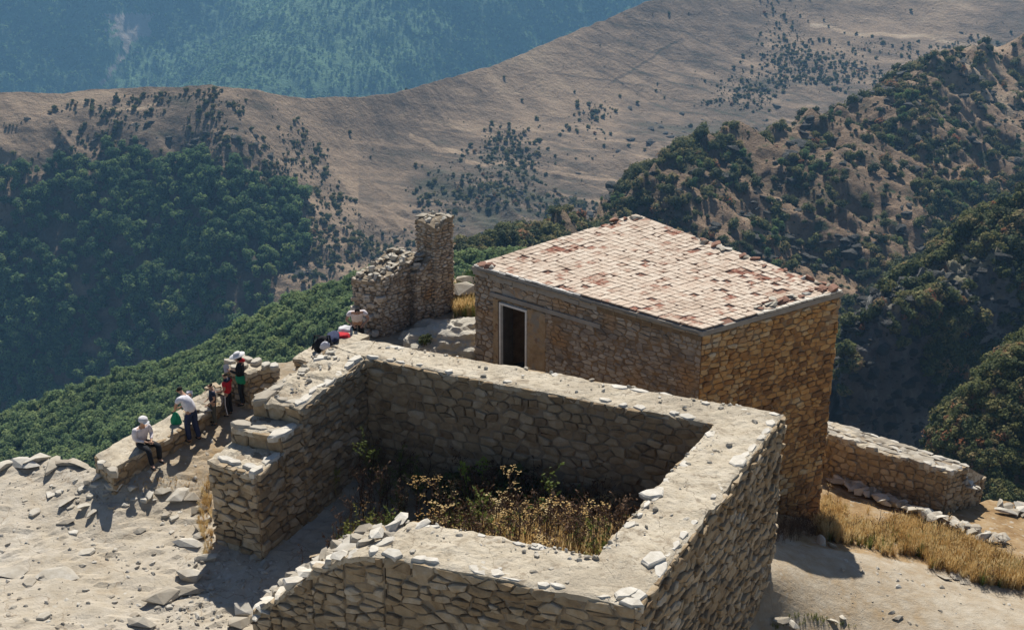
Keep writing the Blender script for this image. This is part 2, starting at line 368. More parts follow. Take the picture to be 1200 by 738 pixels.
def rock_obj(name, kind, loc, size, rz, rx, ry, m, parent=None):
    key = (kind, m.name)
    if key not in _rockme:
        g = (SLABS if kind >= 100 else ROCKS)[kind % 100]; me = bpy.data.meshes.new(name); me.from_pydata(list(g[0]), [], list(g[1])); me.materials.append(m)
        a = me.attributes.new('tone', 'FLOAT', 'POINT'); a.data.foreach_set('value', [.8] * len(g[0])); _rockme[key] = me
    o = bpy.data.objects.new(name, _rockme[key]); COL.objects.link(o)
    if parent is not None: o.parent = parent; loc = np.array(loc) - world_of(parent)
    o.location = tuple(loc); o.scale = size; o.rotation_euler = (rx, ry, rz); return o

#PART2
# ================================================================== LAND: the knoll the ruins stand on
CP_ = [(0,560,-.35),(0,600,-.5),(0,738,-.6),(60,560,-.35),(100,600,-.6),(100,700,-.8),(200,600,-.75),(240,660,-.95),(270,700,-1.05),(180,738,-.95),(300,738,-1.1),
       (138,563,-.12),(185,538,0),(150,570,-.25),(222,515,0),(260,495,0),(180,540,-.15),(300,470,.2),(240,560,-.4),(245,620,-.85),(350,430,.5),(390,410,.4),(440,398,.05),(500,398,.1),(545,420,-.3),
       (545,385,.25),(480,380,0),(330,660,-1.0),(400,600,-.95),(600,430,-.4),(560,350,.3),(965,605,-4.7),(903,730,-2.9),(905,700,-2.2),(905,680,-1.9),(925,670,-2.1),(950,665,-2.5),(1004,653,-2.95),(1000,738,-3.2),
       (1100,738,-3.3),(1200,738,-3.5),(1100,670,-3.5),(1200,690,-3.9),(1050,632,-4.0),(1000,600,-4.7),(1150,640,-4.3),(1000,565,-5.0),(1100,600,-5.0),(1200,640,-4.7),(1200,600,-5.3)]
cpts = [un(*c) for c in CP_] + [np.array(q, float) for q in [(-6, 19, -1.0), (-14, 22, -.8), (-16, 27, -.6), (4, 18, -2.6), (12, 18, -3.2), (16, 24, -3.6), (0, 24, -1.5), (4.5, 31.5, -2.2), (0, 44, .2), (5, 40, -1.5), (11, 42, -5.2), (-6, 10, -1.5), (10, 10, -3), (-15, 10, -1.2), (20, 30, -5), (20, 12, -3.5)]]
CPA = np.array(cpts)
def _tps(r2): return np.where(r2 > 1e-9, r2 * np.log(np.maximum(r2, 1e-9)), 0)
_n = len(CPA); _K = _tps(((CPA[:, None, :2] - CPA[None, :, :2]) ** 2).sum(-1)) + np.eye(_n) * .6
_Pm = np.hstack([np.ones((_n, 1)), CPA[:, :2]]); _A = np.block([[_K, _Pm], [_Pm.T, np.zeros((3, 3))]])
_W = np.linalg.solve(_A, np.concatenate([CPA[:, 2], np.zeros(3)]))
BND = [un(-60, 546, -.35), un(0, 546, -.3), un(60, 538, -.25), un(98, 541, -.2), un(113, 532, .3), un(165, 496, .4), un(212, 479, .5), un(250, 447, .6), un(272, 418, .9), un(300, 414, .9),
       un(345, 413, .8), un(392, 383, .8), un(418, 374, .3), un(425, 372, .1)]
BND = [tuple(p[:2]) for p in BND] + [(-4.2, 43.5), (-1.5, 45), (3, 45.5), (8, 45), (10.9, 43.2)] + [tuple(un(972, 493, -3.3)[:2]), tuple(un(1140, 545, -3.6)[:2]), tuple(un(1160, 570, -5)[:2]), tuple(un(1215, 586, -5.3)[:2]), (22, 36), (60, 30), (60, -20), (-60, -20), (-60, 28)]
BN = np.array(BND)
def bnd_dist(X, Y):     # signed distance, positive outside
    ins = np.zeros(X.shape, bool); dm = np.full(X.shape, 1e9); n = len(BN)
    for i in range(n):
        x0, y0 = BN[i]; x1, y1 = BN[(i + 1) % n]
        ex, ey = x1 - x0, y1 - y0; t = np.clip(((X - x0) * ex + (Y - y0) * ey) / (ex * ex + ey * ey + 1e-12), 0, 1)
        dm = np.minimum(dm, np.hypot(X - x0 - t * ex, Y - y0 - t * ey))
        if y0 != y1: ins ^= ((y0 > Y) != (y1 > Y)) & (X < (x1 - x0) * (Y - y0) / (y1 - y0) + x0)
    return np.where(ins, -dm, dm)
def hz(X, Y, rough=True):
    X = np.asarray(X, float); Y = np.asarray(Y, float); sh = X.shape; x = X.ravel(); y = Y.ravel(); z = np.zeros(len(x))
    xc, yc = np.clip(x, -18, 22), np.clip(y, 10, 46)
    for k in range(0, len(x), 20000):
        r2 = (xc[k:k+20000, None] - CPA[None, :, 0]) ** 2 + (yc[k:k+20000, None] - CPA[None, :, 1]) ** 2
        z[k:k+20000] = _tps(r2) @ _W[:_n] + _W[_n] + _W[_n + 1] * xc[k:k+20000] + _W[_n + 2] * yc[k:k+20000]
    if rough:
        lf = sstep(1, -3, x); z += fbm(x * .5, y * .5, 3, 3) * .1 + fbm(x * 2.2, y * 2.2, 4, 4) * (.035 + .012 * lf)
        q = fbm(x * .45 + y * .2, y * .7, 4, 8) * 3; z += lf * .075 * (np.floor(q) + sstep(.75, 1., q - np.floor(q)) - q) * (y < 34)   # ledges in the rock
    d = bnd_dist(x, y); o = np.maximum(d, 0)
    z = z - o * 1.45 + (o > .3) * fbm(x * .5, y * .5, 4, 21) * np.minimum(o, 4) * .9
    return z.reshape(sh)
def on_ground(px, py):
    d = ray(px, py); t = 28.
    for _ in range(40):
        p = d * t + np.array([0, 0, CAMZ]); t += (p[2] - float(hz([p[0]], [p[1]])[0])) / (-d[2]) * .7
    return d * t + np.array([0, 0, CAMZ])
def build_knoll():
    xs = np.concatenate([-18.5 - np.cumsum(.16 * 1.13 ** np.arange(30))[::-1], np.arange(-18.5, 21, .15), 21 + np.cumsum(.16 * 1.13 ** np.arange(30))])
    ys = np.concatenate([14 - np.cumsum(.2 * 1.2 ** np.arange(18))[::-1], np.arange(14, 47, .15), 47 + np.cumsum(.16 * 1.13 ** np.arange(30))])
    X, Y = np.meshgrid(xs, ys, indexing='ij'); Z = hz(X, Y)
    v = np.stack([X, Y, Z], -1).reshape(-1, 3); nx, ny = X.shape; idx = np.arange(nx * ny).reshape(nx, ny)
    f = np.stack([idx[:-1, :-1], idx[1:, :-1], idx[1:, 1:], idx[:-1, 1:]], -1).reshape(-1, 4)
    x, y = v[:, 0], v[:, 1]; d = bnd_dist(x, y)
    tone = .46 + fbm(x * .35, y * .35, 3, 31) * .25
    tone += sstep(-2.5, -6, x) * sstep(33, 30.5, y) * .22                 # pale bare rock on the left
    tone += sstep(-10, -13, x) * .06
    gr = sstep(0, .8, x - 7.3) * sstep(30.2, 31.6, y - .15 * (x - 9))     # straw covered bank on the right
    tone = np.where(gr > .5, .16 + fbm(x, y, 3, 33) * .2, tone)
    sp = np.exp(-((x + 8.6) ** 2 + (y - 31.0) ** 2) / 2.0) + np.exp(-((x + 7.2) ** 2 + (y - 30) ** 2) / 1.4)  # straw by the steps
    tone -= .28 * np.minimum(sp, 1)
    tone = np.where(d > .5, .2 + fbm(x * .4, y * .4, 3, 35) * .3, tone)
    o = mesh_obj('ground', v, f, M['ground'], None, (0, 30, 0), tone, smooth=False); o['kind'] = 'structure'
build_knoll()

# ================================================================== LAND: valley sides, ridges, cliff and far mountain
def cr1(P, n):
    P = np.asarray(P, float); K = len(P); t = np.linspace(0, K - 1, n); i = np.minimum(t.astype(int), K - 2); u = (t - i)[(...,) + (None,) * (P.ndim - 1)]
    p1, p2 = P[i], P[i + 1]; p0 = P[np.maximum(i - 1, 0)]; p3 = P[np.minimum(i + 2, K - 1)]
    return .5 * (2 * p1 + (p2 - p0) * u + (2 * p0 - 5 * p1 + 4 * p2 - p3) * u ** 2 + (-p0 + 3 * p1 - 3 * p2 + p3) * u ** 3)
def loft(name, rows, nu, nv, m, disp, tone, back=(120, -90), front=(-60, -60)):
    """rows, crest first, of (picture x, picture y, distance) turned into places in the world."""
    G = np.array(rows, float)                       # (rows, K, 3)
    G = cr1(G, nv); G = np.swapaxes(cr1(np.swapaxes(G, 0, 1), nu), 0, 1)   # (nv, nu, 3)
    u, v = (G[..., 0] - 600) / F, (G[..., 1] - 369) / F; Y = G[..., 2]
    dy = CP - v * SP; t = Y / dy; P = np.stack([u * t, Y, CAMZ - (SP + v * CP) * t], -1)
    bk = P[0] + np.array([0, back[0], back[1]]); bk2 = P[0] + np.array([0, back[0] * .3, back[1] * .12]); ft = P[-1] + np.array([0, front[0], front[1]])
    P = np.concatenate([bk[None], bk2[None], P, ft[None]], 0)
    edge = np.ones(P.shape[:2]); edge[0] = edge[-1] = 0
    P[..., 2] += disp(P[..., 0], P[..., 1], P) * edge
    a, b = P.shape[:2]; idx = np.arange(a * b).reshape(a, b)
    f = np.stack([idx[:-1, :-1], idx[1:, :-1], idx[1:, 1:], idx[:-1, 1:]], -1).reshape(-1, 4)
    V = P.reshape(-1, 3); PP = proj(V.T)
    tn = tone(V[:, 0], V[:, 1], PP[0], PP[1])
    o = mesh_obj(name, V, f, m, None, tuple(V.mean(0)), tn, smooth=True); o['kind'] = 'structure'
    return P
def poly_in(px, py, poly):
    ins = np.zeros(np.shape(px), bool); n = len(poly)
    for i in range(n):
        x0, y0 = poly[i]; x1, y1 = poly[(i + 1) % n]
        if y0 != y1: ins ^= ((y0 > py) != (y1 > py)) & (px < (x1 - x0) * (py - y0) / (y1 - y0) + x0)
    return ins
rid = lambda x, y, s=0: .5 - np.abs(fbm(x, y, 4, s)) * 1.6
# ---- far forested mountain
FX = [-260, 0, 130, 260, 400, 520, 700, 900, 1300]
def frow(y, dYs=0): return [(x, y, 2480 + (150 - y) * 2.6 + dYs) for x in FX]
FC = -290 - .66 * 2714
def fdisp(x, y, P):
    c = x - .66 * y + 120 * fbm(x / 500, y / 500, 3, 50)
    return 105 * np.cos(2 * np.pi * (c - FC) / 1000) + 55 * rid((x + y * .3) / 330, (y - x * .5) / 900, 51) + 26 * rid((x + .5 * y) / 150, (y - .5 * x) / 420, 53) + 11 * fbm(x / 38, y / 38, 4, 54)
far = loft('far_mountain', [frow(-170), frow(-90), frow(0), frow(60), frow(110), frow(200)], 600, 260, M['tf'],
     fdisp,
     lambda x, y, px, py: .32 + fbm(x / 160, y / 160, 4, 55) * .3 + .75 * ((np.abs(px - 152 + fbm(px / 9, py / 9, 3, 3) * 16) < np.where(py < 44, 24, 5)) & (py > 16) & (py < 60 + 6)) * (np.abs(py - 36) < 26)
      + .45 * ((np.abs(px - (163 - .75 * (py - 40)) + fbm(px / 6, py / 6, 3, 4) * 9) < 5) & (py > 55) & (py < 100)))
# ---- valley side on the left and the long brown grass ridge
CX = [(-220,112,735),(-60,108,745),(60,113,760),(110,106,768),(180,105,765),(265,100,755),(330,113,790),(400,120,825),(470,114,865),(560,86,930),(650,50,1000),(750,8,1080),(850,-28,1150),(1000,-70,1230),(1350,-120,1330)]
M1 = [(-220,175,700),(-60,170,710),(60,165,725),(110,150,735),(180,160,725),(265,158,715),(330,165,745),(400,168,790),(470,170,830),(560,160,870),(650,140,915),(750,105,985),(850,70,1050),(1000,20,1130),(1350,-20,1200)]
M2 = [(-220,300,655),(-60,300,660),(60,300,665),(110,300,660),(180,300,655),(265,290,650),(330,250,680),(400,240,720),(470,235,760),(560,220,790),(650,200,835),(750,175,880),(850,150,930),(1000,110,1000),(1350,80,1080)]
M3 = [(-220,430,615),(-60,430,618),(60,420,620),(110,410,620),(180,400,618),(265,370,618),(330,340,628),(400,320,650),(470,310,680),(560,290,700),(650,265,745),(750,240,790),(850,220,830),(1000,190,900),(1350,170,980)]
M4 = [(-220,560,580),(-60,560,580),(60,550,580),(110,540,580),(180,520,580),(265,480,585),(330,440,590),(400,400,605),(470,380,620),(560,360,640),(650,330,680),(750,310,720),(850,300,760),(1000,280,820),(1350,260,900)]
FOREST = [(-60,205),(30,190),(70,182),(110,190),(150,175),(200,190),(250,182),(290,205),(330,215),(352,250),(345,290),(330,330),(290,370),(225,440),(150,470),(90,505),(-60,560)]
def m_tone(x, y, px, py):
    P2 = py - .12 * px
    f = poly_in(px + fbm(px / 30, py / 30, 3, 61) * 40, py + fbm(px / 30, py / 30, 3, 62) * 40, FOREST)
    t = .5 + fbm(x / 90, y / 90, 4, 63) * .28 - .13 * poly_in(px, py, [(60, 135), (140, 115), (300, 108), (360, 160), (420, 240), (430, 340), (330, 420), (60, 240)]) + fbm(x / 40, P2 / 5, 4, 64) * .22
    t -= .2 * sstep(-40, 60, py - (300 - .25 * px)) * (px > 420)           # rougher darker lower flank on the right
    t += .26 * (np.abs(py - (118 + .48 * (px - 400)) + fbm(px / 30, py / 30, 3, 4) * 9) < 3.2) * (px > 480) * (px < 545)   # footpath
    t += .26 * (np.abs(py - (188 + .14 * (px - 545)) + fbm(px / 40, py / 40, 3, 5) * 7) < 2.2) * (px > 545) * (px < 730)
    t += .4 * (np.abs(py - (30 + .13 * (px - 960)) + fbm(px / 40, py / 40, 3, 6) * 9) < 2) * (px > 950)
    t += .35 * (np.abs(py - (128 + .35 * (px - 130)) * 1 + fbm(px / 40, py / 40, 3, 7) * 7 + (px - 130) * .5) < 1.6) * (px > 125) * (px < 190)
    t -= .2 * (np.abs(py - (98 - .62 * (px - 715)) + fbm(px / 20, py / 20, 3, 8) * 5) < 1.8) * (px > 712) * (px < 800)
    for k_ in range(7):       # trails contouring the slope
        t += .17 * (np.abs(py - (150 + 17 * k_ + (.1 + .035 * k_) * (px - 600) * (1 if px.mean() else 1)) + fbm(px / 60, py / 60, 3, 40 + k_) * 14) < 1.0) * (px > 470 + 12 * k_)
        t -= .15 * (np.abs(py - (40 + 15 * k_ + .33 * (px - 800)) + fbm(px / 60, py / 60, 3, 50 + k_) * 14) < 1.1) * (px > 640)
    return np.where(f, .3 + fbm(x / 20, y / 20, 3, 65) * .35, t)
def m_disp(x, y, P):
    px, py, _ = proj(P.reshape(-1, 3).T); px = px.reshape(x.shape); py = py.reshape(x.shape)
    rough = .3 + .7 * sstep(.0, 60, py - np.interp(px, [-200, 300, 400, 560, 750, 1000, 1300], [110, 130, 230, 180, 160, 100, 90]))
    return 11 * rid((x + y * 1.1) / 120, (x - y) / 420, 60) * sstep(300, 420, px) * (.25 + .75 * rough) + 9 * rid((x - y * .25) / 75, y / 260, 66) * rough + 5.5 * rid((x + .8 * y) / 34, (y - x) / 70, 67) * rough + 2.2 * fbm(x / 11, y / 11, 4, 68) * rough + 5 * fbm(x / 110, y / 110, 3, 69)
mid = loft('valley_hillside', [CX, M1, M2, M3, M4], 900, 430, M['tm'], m_disp, m_tone, back=(200, -160))
# ---- right hand ridge
RXs = [500, 560, 610, 680, 760, 830, 960, 1060, 1130, 1200, 1400]
R0 = list(zip(RXs, [332, 305, 290, 256, 226, 184, 152, 100, 73, 55, 10], [300, 315, 335, 375, 420, 455, 505, 550, 590, 640, 720]))
R1 = list(zip(RXs, [350, 330, 318, 292, 268, 235, 205, 165, 150, 140, 110], [285, 298, 316, 350, 392, 420, 462, 500, 530, 565, 630]))
R2 = list(zip(RXs, [420, 400, 390, 370, 350, 330, 300, 270, 255, 240, 210], [262, 270, 283, 312, 345, 368, 405, 430, 455, 480, 540]))
R3 = list(zip(RXs, [520, 500, 490, 470, 450, 440, 420, 400, 380, 360, 330], [240, 245, 252, 275, 300, 318, 345, 365, 385, 410, 460]))
R4 = list(zip(RXs, [640, 620, 610, 600, 590, 580, 570, 560, 540, 520, 500], [220, 224, 230, 245, 262, 275, 298, 312, 325, 345, 380]))
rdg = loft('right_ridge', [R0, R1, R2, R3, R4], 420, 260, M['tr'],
     lambda x, y, P: 14 * rid((x * .8 + y * .6) / 62, (y * .8 - x * .6) / 190, 71) + 6 * rid((x + y) / 22, (y - x) / 60, 72) + 3.2 * fbm(x / 9, y / 9, 5, 73),
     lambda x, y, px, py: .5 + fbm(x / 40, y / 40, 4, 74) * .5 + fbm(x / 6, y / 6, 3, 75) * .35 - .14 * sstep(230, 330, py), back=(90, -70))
# ---- near cliff spur on the right
SX = [(1420,170,330),(1300,215,305),(1200,252,282),(1127,279,266),(1086,316,255),(1040,348,245),(1000,392,236),(984,432,230),(974,480,226)]
S1 = [(1420,235,305),(1300,270,284),(1205,300,262),(1140,335,250),(1098,362,242),(1058,385,236),(1015,420,229),(992,455,225),(980,500,222)]
S2 = [(1420,330,296),(1300,370,276),(1215,385,254),(1150,420,243),(1110,440,236),(1070,460,231),(1030,480,226),(1005,500,222),(990,530,220)]
S3 = [(1420,560,282),(1300,600,262),(1225,600,243),(1160,610,234),(1120,620,229),(1080,630,224),(1040,630,220),(1015,620,217),(1000,620,216)]
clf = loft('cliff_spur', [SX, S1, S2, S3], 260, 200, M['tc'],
     lambda x, y, P: 7 * rid((x + .3 * y) / 26, y / 50, 81) + 5.5 * rid(x / 8, y / 10, 82) + 2.6 * fbm(x / 2.5, y / 2.5, 4, 83),
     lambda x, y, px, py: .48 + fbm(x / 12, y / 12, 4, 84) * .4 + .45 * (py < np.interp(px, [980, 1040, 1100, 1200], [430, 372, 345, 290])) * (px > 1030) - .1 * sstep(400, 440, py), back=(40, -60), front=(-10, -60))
# ---- bushy shoulder in the lower right corner
Gx = [(1500,250,175),(1330,320,168),(1255,360,164),(1205,398,160),(1165,440,157),(1130,486,154),(1114,520,152),(1110,570,150)]
G1 = [(1500,380,160),(1360,440,156),(1290,480,152),(1240,510,149),(1205,540,147),(1170,560,145),(1150,580,144),(1145,610,143)]
G2 = [(1500,640,135),(1400,680,132),(1330,700,130),(1290,720,128),(1250,740,127),(1215,740,126),(1200,740,126),(1190,740,126)]
shd = loft('right_shoulder', [Gx, G1, G2], 120, 110, M['tr'], lambda x, y, P: 3 * rid(x / 14, y / 20, 91) + 1.8 * fbm(x / 3, y / 3, 4, 92),
     lambda x, y, px, py: .45 + fbm(x / 8, y / 8, 4, 93) * .5, back=(30, -50))
# ---- green wooded spur under the parapet on the left
LX = [(-260,600,345),(-100,540,335),(0,502,325),(100,466,315),(200,427,306),(300,386,298),(400,344,290),(450,325,286),(540,312,280),(640,318,276)]
L1 = [(-260,690,300),(-100,620,292),(0,580,284),(100,545,276),(200,505,268),(300,465,260),(400,430,254),(450,410,250),(540,400,246),(640,400,244)]
L2 = [(-260,800,255),(-100,740,248),(0,700,243),(100,670,238),(200,640,232),(300,600,226),(400,560,222),(450,540,220),(540,520,218),(640,520,216)]
spr = loft('wooded_spur', [LX, L1, L2], 220, 120, M['tl'], lambda x, y, P: 4 * rid((x + y) / 40, (y - x) / 80, 95) + 1.2 * fbm(x / 8, y / 8, 3, 96),
     lambda x, y, px, py: x * 0 + .5, back=(70, -90))

# ================================================================== trees and bushes
def crown_proto(name, m, seed, h=1.0, wid=.5, lumps=7, leaves=55, trunk=.22, leafs=.12, low=.0, dens=1):
    rng = random.Random(seed); mb = MB(); cores = MB()
    top = []
    for k in range(lumps):
        a = rng.uniform(0, 6.283); r = wid * (rng.uniform(.15, .62) if k else 0); z = trunk + (h - trunk) * (rng.uniform(.22, .72) if k else .66)
        s = rng.uniform(.24, .4) * wid * 1.45 * (1.15 if k == 0 else 1); c = Vector((math.cos(a) * r, math.sin(a) * r, z)); top.append((c, s))
        bm = bmesh.new(); bmesh.ops.create_icosphere(bm, subdivisions=1, radius=s * .68)
        cores.add([c + v.co * rng.uniform(.8, 1.1) for v in bm.verts], [tuple(v.index for v in f.verts) for f in bm.faces]); bm.free()
        for j in range(leaves):
            d = Vector((rng.gauss(0, 1), rng.gauss(0, 1), rng.gauss(.25, 1))).normalized()
            p = c + d * s * rng.uniform(.72, 1.12); n = (d + Vector((rng.gauss(0, .33), rng.gauss(0, .33), rng.gauss(.15, .33)))).normalized()
            t = n.orthogonal().normalized(); t = (Matrix.Rotation(rng.uniform(0, 6.28), 3, n) @ t); b = n.cross(t); q = leafs * wid * 2 * rng.uniform(.6, 1.25)
            mb.add([p - t * q * .6, p - b * q * .45 + n * q * .12, p + t * q * .6, p + b * q * .45 - n * q * .1], [(0, 1, 2, 3)])
    V = mb.v + cores.v; Fc = mb.f + [tuple(i + len(mb.v) for i in f) for f in cores.f]
    nl = len(mb.f); nc = nl + len(cores.f)
    tk = MB(); tk.tube([(0, 0, -.12), (.01, 0, trunk), (.0, .02, h * .55)], [.045 * wid * 2, .035 * wid * 2, .015], 5)
    for c, s in top[1:4]: tk.tube([(0, 0, trunk * .8), tuple(c)], [.022 * wid * 2, .01], 4)
    Fc += [tuple(i + len(V) for i in f) for f in tk.f]; V = V + tk.v
    me = bpy.data.meshes.new(name); me.from_pydata([tuple(v) for v in V], [], Fc)
    for q in (m, M['leaf_core_' + m.name] if 'leaf_core_' + m.name in M else M['core'], M['bark']): me.materials.append(q)
    me.polygons.foreach_set('material_index', [0] * nl + [1] * len(cores.f) + [2] * len(tk.f))
    return me
PR = {
 'forest': [crown_proto('forest_tree', M['leafd'], 10 + k, 1, .42 + .05 * (k % 2), 7, 46, .2) for k in range(4)],
 'bush': [crown_proto('hillside_bush', M['leafr'], 20 + k, .62, .58, 7, 40, .0) for k in range(4)],
 'spur': [crown_proto('spur_tree', M['leafl'], 30 + k, .9, .52, 8, 48, .12) for k in range(3)],
 'green': [crown_proto('green_bush', M['leaf'], 40 + k, .85, .52, 8, 60, .05, leafs=.1) for k in range(3)],
 'far': [crown_proto('far_tree', M['leaff'], 50 + k, .9, .5, 4, 12, .05, leafs=.3) for k in range(2)],
}
def pick(P, n, rng, mask, margin=40, x0=-40, x1=1240, y0=-40, y1=778):
    """random places on a lofted hillside, evenly over its area, kept where the mask allows and the photograph could see."""
    A, B, C, D = P[1:-1, :-1][:-1], P[1:-1, 1:][:-1], P[1:-1, 1:][1:], P[1:-1, :-1][1:]
    ar = np.linalg.norm(np.cross(C - A, D - B), axis=-1).ravel()
    ctr = ((A + B + C + D) / 4).reshape(-1, 3); px, py, _ = proj(ctr.T)
    ok = (px > max(-margin, x0)) & (px < min(1200 + margin, x1)) & (py > y0) & (py < y1)
    wt = ar * ok; cs = np.cumsum(wt); r = rng.random(n) * cs[-1]; i = np.minimum(np.searchsorted(cs, r), len(ctr) - 1)
    a, b = rng.random(n)[:, None], rng.random(n)[:, None]; A, B, C, D = [q.reshape(-1, 3)[i] for q in (A, B, C, D)]
    pts = A * (1 - a) * (1 - b) + B * a * (1 - b) + C * a * b + D * (1 - a) * b
    px, py, dep = proj(pts.T); m = mask(px, py, pts[:, 0], pts[:, 1]); k = rng.random(n) < m
    return pts[k]
def gn_scatter(name, pts, scl, rot, protos, label, cat):
    me = bpy.data.meshes.new(name); me.from_pydata(pts.tolist(), [], [])
    for nm, val, ty in (('scl', scl, 'FLOAT'), ('rot', rot, 'FLOAT')):
        a = me.attributes.new(nm, ty, 'POINT'); a.data.foreach_set('value', np.asarray(val, np.float32))
    a = me.attributes.new('idx', 'INT', 'POINT'); a.data.foreach_set('value', (np.arange(len(pts)) % len(protos)).astype(np.int32))
    o = bpy.data.objects.new(name, me); COL.objects.link(o); tag(o, label, cat, kind='stuff')
    g = bpy.data.node_groups.new(name, 'GeometryNodeTree'); g.interface.new_socket('Geometry', in_out='INPUT', socket_type='NodeSocketGeometry'); g.interface.new_socket('Geometry', in_out='OUTPUT', socket_type='NodeSocketGeometry')
    N, L = g.nodes, g.links; gi = N.new('NodeGroupInput'); go = N.new('NodeGroupOutput'); jn = N.new('GeometryNodeJoinGeometry')
    def attr(n, ty):
        q = N.new('GeometryNodeInputNamedAttribute'); q.data_type = ty; q.inputs['Name'].default_value = n; return q.outputs['Attribute']
    s_, r_, i_ = attr('scl', 'FLOAT'), attr('rot', 'FLOAT'), attr('idx', 'INT')
    cx = N.new('ShaderNodeCombineXYZ'); L.new(r_, cx.inputs['Z'])
    for k, po in enumerate(protos):
        cmpn = N.new('FunctionNodeCompare'); cmpn.data_type = 'INT'; cmpn.operation = 'EQUAL'; L.new(i_, cmpn.inputs[2]); cmpn.inputs[3].default_value = k
        oi = N.new('GeometryNodeObjectInfo'); oi.inputs['Object'].default_value = po; oi.transform_space = 'ORIGINAL'; oi.inputs['As Instance'].default_value = True
        ip = N.new('GeometryNodeInstanceOnPoints'); L.new(gi.outputs[0], ip.inputs['Points']); L.new(cmpn.outputs[0], ip.inputs['Selection'])
        L.new(oi.outputs['Geometry'], ip.inputs['Instance']); L.new(cx.outputs[0], ip.inputs['Rotation']); L.new(s_, ip.inputs['Scale']); L.new(ip.outputs[0], jn.inputs[0])
    L.new(jn.outputs[0], go.inputs[0]); mod = o.modifiers.new('scatter', 'NODES'); mod.node_group = g
    return o
def proto_objs(mes): return [bpy.data.objects.new(me.name + '_shape', me) for me in mes]     # never linked to the scene
def plantation(pts, hts, key, nind, name, cat, group, label, stuffname, stufflabel, rng):
    px, py, dep = proj(pts.T); size = hts / dep; size = np.where((px > 0) & (px < 1200) & (py > 5) & (py < 738), size, 0)
    o_ = np.argsort(-size); rot = rng.random(len(pts)) * 6.283; mes = PR[key]
    for k in o_[:nind]:
        o = bpy.data.objects.new(name, mes[k % len(mes)]); COL.objects.link(o); o.location = tuple(pts[k]); h = hts[k]
        o.scale = (h * rng.uniform(.9, 1.15), h * rng.uniform(.9, 1.15), h); o.rotation_euler = (0, 0, rot[k]); tag(o, label, cat, group)
    rest = o_[nind:]
    if len(rest): gn_scatter(stuffname, pts[rest], hts[rest], rot[rest], proto_objs(mes), stufflabel, cat)
rg = np.random.default_rng(7)
pts = pick(far, 30000, rg, lambda px, py, x, y: np.where((np.abs(px - 152) < 24) & (np.abs(py - 34) < 18) | (np.abs(px - (158 - .7 * (py - 40))) < 6) & (py > 40) & (py < 105), .0, np.where(py > 135, 0, .8 + .5 * fbm(x / 160, y / 160, 3, 2))))
gn_scatter('far_forest', pts, 3.5 + rg.random(len(pts)) ** 2 * 6, rg.random(len(pts)) * 6.28, proto_objs(PR['far']), 'blue green forest covering the far mountainside behind the brown ridge', 'forest')
def fmask(px, py, x, y):
    f = poly_in(px + fbm(px / 26, py / 26, 4, 61) * 55, py + fbm(px / 26, py / 26, 4, 62) * 50, FOREST)
    return np.where(f, np.clip(.66 + 1.0 * fbm(x / 24, y / 24, 3, 5) - .3 * (py < 190), 0, 1), .0)
pts = pick(mid, 6200, rg, fmask, x1=400, y1=540)
plantation(pts, 5.0 + rg.random(len(pts)) ** 1.5 * 5, 'forest', 130, 'forest_tree', 'tree', 'trees of the shaded forest on the left valley side', 'rounded dark green tree among the trees on the shaded left valley side', 'valley_forest', 'dark green trees covering the shaded valley side at the left', rg)
def bmask(px, py, x, y):
    a = fbm(x / 45, y / 45, 3, 15)
    side = sstep(-30, 50, py - np.interp(px, [300, 400, 560, 700, 850, 950, 1200], [160, 275, 165, 150, 95, 60, 30]))
    cl = np.exp(-((px - 930) / 40) ** 2 - ((py - 80) / 60) ** 2) + np.exp(-((px - 590) / 22) ** 2 - ((py - 172) / 22) ** 2) + np.exp(-((px - 690) / 25) ** 2 - ((py - 130) / 10) ** 2)
    return np.clip(side * (.22 + 1.7 * a) + cl * (.4 + a), .005, 1)
pts = pick(mid, 9500, rg, lambda px, py, x, y: np.clip(.25 + 1.6 * fbm(x / 25, y / 25, 3, 17), .02, 1) * poly_in(px + fbm(px / 25, py / 25, 3, 6) * 30, py, [(-40, 150), (100, 118), (150, 108), (300, 104), (340, 140), (400, 200), (440, 270), (430, 340), (330, 420), (300, 330), (340, 250), (-40, 215)]), x1=460, y1=440)
gn_scatter('ridge_scrub', pts, .8 + rg.random(len(pts)) ** 3 * 3.0, rg.random(len(pts)) * 6.28, proto_objs(PR['bush']), 'dark scrub over the rocky shoulder above the valley forest', 'scrub')
CR = []
for k in (1, 4, 7, 9): _q = bpy.data.meshes.new('crag'); _q.from_pydata(list(ROCKS[k][0]), [], list(ROCKS[k][1])); _q.materials.append(M['tc']); CR.append(_q)
def crags(P, n, mask, lo, hi, lab, **kw):
    p = pick(P, n, rg, mask, **kw); gn_scatter('crags', p - np.array([0, 0, .3]), lo + rg.random(len(p)) ** 3 * (hi - lo), rg.random(len(p)) * 6.28, proto_objs(CR), lab, 'rocks')
crags(mid, 5000, lambda px, py, x, y: np.clip(1.9 * fbm(x / 40, y / 40, 3, 15) + .05, .01, 1) * (sstep(-30, 50, py - np.interp(px, [0, 300, 400, 560, 700, 850, 950, 1200], [130, 140, 275, 165, 150, 95, 60, 30]))), .8, 7, 'grey rocks breaking through the brown grass ridge', y1=330)
crags(rdg, 5000, lambda px, py, x, y: np.clip(.25 + 1.9 * fbm(x / 20, y / 20, 3, 25), .02, 1), .5, 5, 'grey brown rocks breaking through the right hand ridge', y1=560)
crags(clf, 3600, lambda px, py, x, y: .8 + 0 * px, .5, 3.4, 'angular rocks jutting from the grey cliff')
pts = pick(mid, 44000, rg, bmask, x0=300, y1=330)
